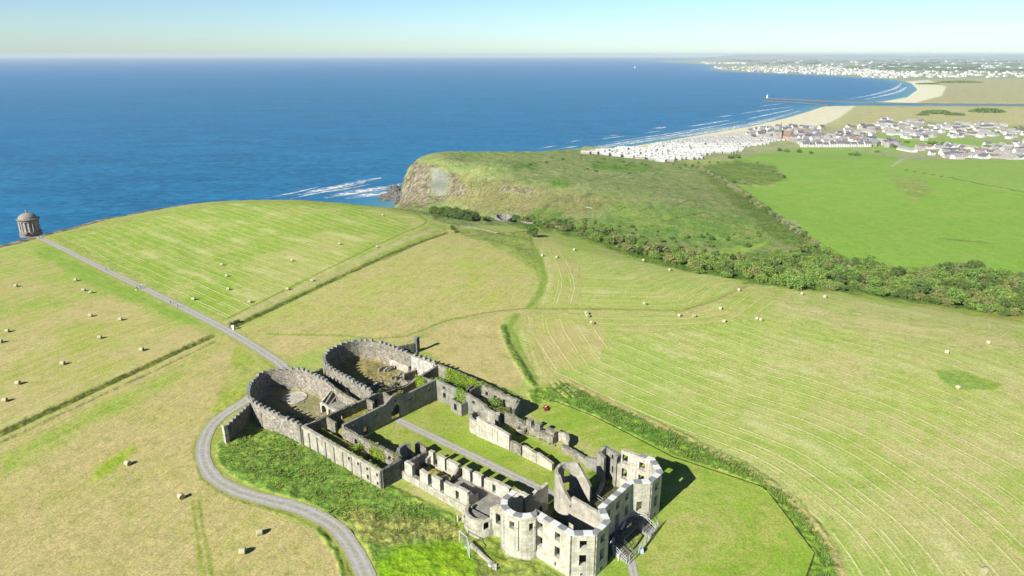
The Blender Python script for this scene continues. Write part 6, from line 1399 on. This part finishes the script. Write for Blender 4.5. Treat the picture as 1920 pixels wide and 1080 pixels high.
# caravans in rows behind the beach
def caravan():
    V, Fw, RV, RF = gable(4.6, 11.5, 2.5, .5, .1); mb = MB(); mb.add(V, Fw, 0); mb.add(RV, RF, 2)
    for sd in (-1, 1):
        for y in (-4.2, -1.4, 1.4, 4.2): mb.box((sd * 2.1, y, 1.85), (.1, 1.3, .8), m=1)
    return mb.build('static_caravan', [cv, glass, cr], local=True)
c0 = caravan(); first = True; m2 = c0.data.copy(); m2.materials[0] = cv2; CA = []
Wp = np.array([ground(*p)[:2] for p in ((1092, 288), (1150, 281), (1230, 269), (1320, 258), (1400, 249), (1462, 252), (1475, 262), (1440, 270), (1400, 277), (1350, 288), (1312, 300), (1240, 304), (1180, 297))])
u = np.array([math.cos(-.55), math.sin(-.55)]); v = np.array([-u[1], u[0]]); o0 = Wp.mean(0)
for i in range(-40, 41):
    for j_ in range(-40, 41):
        q = o0 + u * (i * 14.5 + (j_ % 4) * 3.1) + v * (j_ * 9.5)
        if poly_sd(q[:1], q[1:], Wp)[0] > 2 and rt.random() > .13: CA.append(q + np.array([rt.uniform(-1.8, 1.8), rt.uniform(-1.5, 1.5)]))
CA.sort(key=lambda q: q[1]); zz = land(np.array([q[0] for q in CA]), np.array([q[1] for q in CA]))[0]
def cpos(q): return q
rest = MB()
for n_, (q, z) in enumerate(zip(CA, zz)):
    r_ = -.55 - math.pi / 2 + rt.uniform(-.16, .16)
    if n_ < 296:
        o = c0 if first else c0.copy()
        if not first: COL.objects.link(o)
        if not first and rt.random() < .4: o.data = m2
        first = False; o.location = (q[0] * K, q[1] * K, float(z) * K); o.rotation_euler = (0, 0, r_)
        tag(o, 'white static caravan in the packed rows between headland and beach', 'caravan', 'static caravans behind the beach')
    else: rest.box((q[0], q[1], z + 1.4), (11, 4, 2.8), rz=-.55)
if rest.v: tag(rest.build('distant_caravans', cv), 'farthest white caravans of the park packed towards the town', 'caravans', None, 'stuff')
# breakwaters, lighthouse, sail
def mole(L, h, w_, label):
    W = [tuple(G(*p, SEA)[:2]) for p in L]; o = wall('breakwater', W, SEA + h, w_, M['basalt'], None, z0=SEA - 3, rag=.5, ds=30, ab=False); return tag(o, label, 'breakwater')
mole([(1436, 185.2), (1500, 188.), (1560, 190.6), (1640, 193.)], 3.2, 11, 'long stone breakwater with a white light at its tip')
mole([(1432, 189.5), (1480, 192.), (1530, 195.5), (1555, 198)], 2.4, 8, 'shorter lower breakwater on the near side of the river mouth')
mole([(1640, 193.6), (1750, 195.8), (1920, 198.2), (2100, 200.3)], 3.2, 10, 'straight stone river bank running inland behind the dunes')
g = G(1438, 185.3, SEA); lt = empty('harbour_light', g, 'small white harbour light on the breakwater tip', 'lighthouse'); MB().lathe(g + [0, 0, 2], [(3.4, 0), (3.2, 3), (2.2, 3.2), (1.9, 10), (0, 10)], 12).build('tower', M['white'], lt); MB().lathe(g + [0, 0, 12], [(1.5, 0), (1.5, 2), (0, 3.4)], 10).build('lantern', M['lead'], lt)
g = G(1190, 127.5, SEA); sb = empty('sailing_boat', g, 'tiny white sailing boat far out on the sea', 'boat')
MB().box(g + [0, 0, .6], (12, 3.4, 1.8), taper=1.15).build('hull', M['white'], sb); mk('sail', [g + [-5, 0, 2], g + [5, 0, 2], g + [1, 0, 20], g + [-5, .3, 2], g + [5, .3, 2], g + [1, .3, 20]], [(0, 1, 2), (5, 4, 3), (0, 3, 4, 1), (1, 4, 5, 2), (2, 5, 3, 0)], M['white'], sb)
# dark dune scrub
for q, s in (((1755, 213), (40, 20, 9)), ((1790, 216), (26, 12, 6)), ((1850, 210), (46, 24, 9)), ((1730, 216), (16, 10, 4)), ((1800, 155), (120, 40, 9)), ((1740, 158), (60, 26, 7))):
    p = ground(*q); rng = np.random.default_rng(int(q[0])); n = 1500; d = rng.normal(size=(n, 3)); d /= np.linalg.norm(d, axis=1)[:, None]; d[:, 2] = abs(d[:, 2]); d *= rng.uniform(.5, 1., (n, 1))
    V, Fq = quads(d * np.array(s) + p, s[1] * .12, rng); tag(mk('thicket', V, Fq, M['leaf_dark']), 'dark scrub thicket on the pale dunes beyond the town', 'thicket', 'scrub thickets on the dunes')
# far coast: hundreds of pale buildings too far to tell apart, hedges and hills
def speck(poly, n, seed, size, mats, name, label, cat, h=(6, 12)):
    rng = np.random.default_rng(seed); poly = np.array(poly, float); lo, hi = poly.min(0), poly.max(0); mb = MB(); c = 0
    while c < n:
        q = lo + rng.random(2) * (hi - lo)
        if poly_sd(q[:1], q[1:], poly)[0] < 0: continue
        p = G(q[0], q[1], -53.5); hh_ = rng.uniform(*h); mb.box((p[0], p[1], -54 + hh_ / 2), (rng.uniform(.7, 1.7) * size, rng.uniform(.6, 1.) * size, hh_), rz=rng.random() * .8, m=int(rng.random() * len(mats))); c += 1
    return tag(mb.build(name, mats), label, cat, None, 'stuff')
speck([(1325, 127), (1420, 124), (1560, 128), (1680, 136), (1740, 143), (1680, 148), (1560, 141), (1400, 135)], 620, 1, 15, [wh[0], wh[0], wh[1], rf[2]], 'distant_town', 'pale far-off town along the opposite shore of the bay', 'town', (7, 16))
speck([(1420, 122), (1600, 124), (1920, 135), (1960, 146), (1740, 146), (1600, 134)], 300, 2, 16, [wh[0], wh[1], wh[0]], 'distant_houses', 'scattered pale houses inland of the far town', 'houses', (7, 13))
speck([(1310, 117.5), (1400, 118), (1400, 121), (1318, 120)], 60, 3, 26, [wh[0], wh[1]], 'distant_village', 'faint pale buildings on the farthest headland', 'houses', (10, 22))
speck([(1400, 113), (2000, 112), (2000, 135), (1500, 124)], 120, 4, 32, [wh[0], wh[1]], 'distant_farms', 'specks of farm buildings in the far countryside', 'farms', (10, 22))
speck([(1350, 112), (2200, 110), (2200, 138), (1700, 134), (1450, 122)], 260, 5, 150, [plain('distant_wood_green', (.09, .12, .06), .95, .05, .2, .01)], 'distant_woods', 'dark hedges and woods in the far countryside', 'woods', (8, 22))
def ridge(pts, depth, label):
    p = [(G(x, 103.2, SEA)[0:2], h) for x, h in ()]
    V = []; n = len(pts)
    for x, h in pts:
        d = ray(x, 107.5); t = depth / d[1]; V += [(d[0] * t, depth - 3000, SEA), (d[0] * t, depth, SEA + h), (d[0] * t, depth + 4000, SEA)]
    Fc = []
    for i in range(n - 1):
        for k in range(2): Fc.append((3 * i + k, 3 * i + 3 + k, 3 * i + 4 + k, 3 * i + 1 + k))
    o = mk('hills', V, Fc, plain('far_hill_grass', (.24, .28, .22), .95, .05, .2, .002), smooth=True); tag(o, kind='structure')
xs = np.linspace(1335, 2600, 60)
ridge([(x, float(12 + 105 * sstep(1335, 1370, x) * (.55 + .6 * fbm(np.array([x / 90.]), np.array([2.]), 4, 3)[0]))) for x in xs], 25000, '')
# ------------------------------------------------------------------ air, sky, sun, camera
SUN_AZ, SUN_EL = 221., 31.
def air(dens):
    mb = MB(); mb.box((0, 14000, (SEA - 6 + H + 14) / 2), (64000, 44000, H + 20 - SEA))
    n = N('air'); n.t.nodes.remove(n.b); v = n.n('ShaderNodeVolumePrincipled'); v.inputs['Color'].default_value = (.72, .86, .95, 1); v.inputs['Density'].default_value = dens; v.inputs['Anisotropy'].default_value = 0.
    n.t.links.new(v.outputs[0], n.t.nodes['Material Output'].inputs['Volume'])
    tag(mb.build('haze', n.m), kind='stuff')
air(HAZE)
w = bpy.data.worlds.new('World'); SC.world = w; w.use_nodes = True; t = w.node_tree; bg = t.nodes['Background']
sky = t.nodes.new('ShaderNodeTexSky'); sky.sky_type = 'NISHITA'; sky.sun_disc = False; sky.sun_elevation = math.radians(SUN_EL); sky.sun_rotation = math.radians(SUN_AZ)
sky.altitude = 150; sky.air_density = AIRD; sky.dust_density = DUST; sky.ozone_density = OZ
tm = t.nodes.new('ShaderNodeMix'); tm.data_type = 'RGBA'; tm.blend_type = 'MULTIPLY'; tm.inputs[0].default_value = 1.; t.links.new(sky.outputs[0], tm.inputs[6]); tm.inputs[7].default_value = SKYT
tc = t.nodes.new('ShaderNodeTexCoord'); sz = t.nodes.new('ShaderNodeSeparateXYZ'); t.links.new(tc.outputs['Generated'], sz.inputs[0])
mr = t.nodes.new('ShaderNodeMapRange'); mr.interpolation_type = 'SMOOTHSTEP'; t.links.new(sz.outputs[2], mr.inputs[0])
for i_, q_ in zip((1, 2, 3, 4), (.03, .42, 1.12, .42)): mr.inputs[i_].default_value = q_  # added factor: dims the upper sky to deepen shadows, lifts the horizon
t2 = t.nodes.new('ShaderNodeMix'); t2.data_type = 'RGBA'; t2.blend_type = 'MULTIPLY'; t2.inputs[0].default_value = 1.; t.links.new(tm.outputs[2], t2.inputs[6]); t.links.new(mr.outputs[0], t2.inputs[7])
t.links.new(t2.outputs[2], bg.inputs[0]); bg.inputs[1].default_value = SKY_S
sl = bpy.data.lights.new('sun', 'SUN'); sl.energy = SUN_E; sl.angle = math.radians(.53); sl.color = (1., .955, .87)
so = bpy.data.objects.new('sun', sl); COL.objects.link(so)
d = np.array([math.sin(math.radians(SUN_AZ)) * math.cos(math.radians(SUN_EL)), math.cos(math.radians(SUN_AZ)) * math.cos(math.radians(SUN_EL)), math.sin(math.radians(SUN_EL))])
from mathutils import Vector
so.rotation_euler = Vector(-d).to_track_quat('-Z', 'Y').to_euler(); so.location = tuple(d * 300)
cam = bpy.data.cameras.new('camera'); co = bpy.data.objects.new('camera', cam); COL.objects.link(co)
co.location = (0, 0, H * K); co.rotation_euler = (math.pi / 2 - PIT, 0, 0); cam.sensor_width = 36; cam.lens = F / 1920 * 36; cam.clip_end = 120000; cam.clip_start = .5
SC.camera = co
SC.view_settings.view_transform = 'Standard'; SC.view_settings.look = 'None'; SC.view_settings.gamma = 1; SC.view_settings.exposure = EXPO
SC.cycles.volume_bounces = 0; SC.cycles.diffuse_bounces = 1; SC.cycles.max_bounces = 6; SC.cycles.transparent_max_bounces = 12
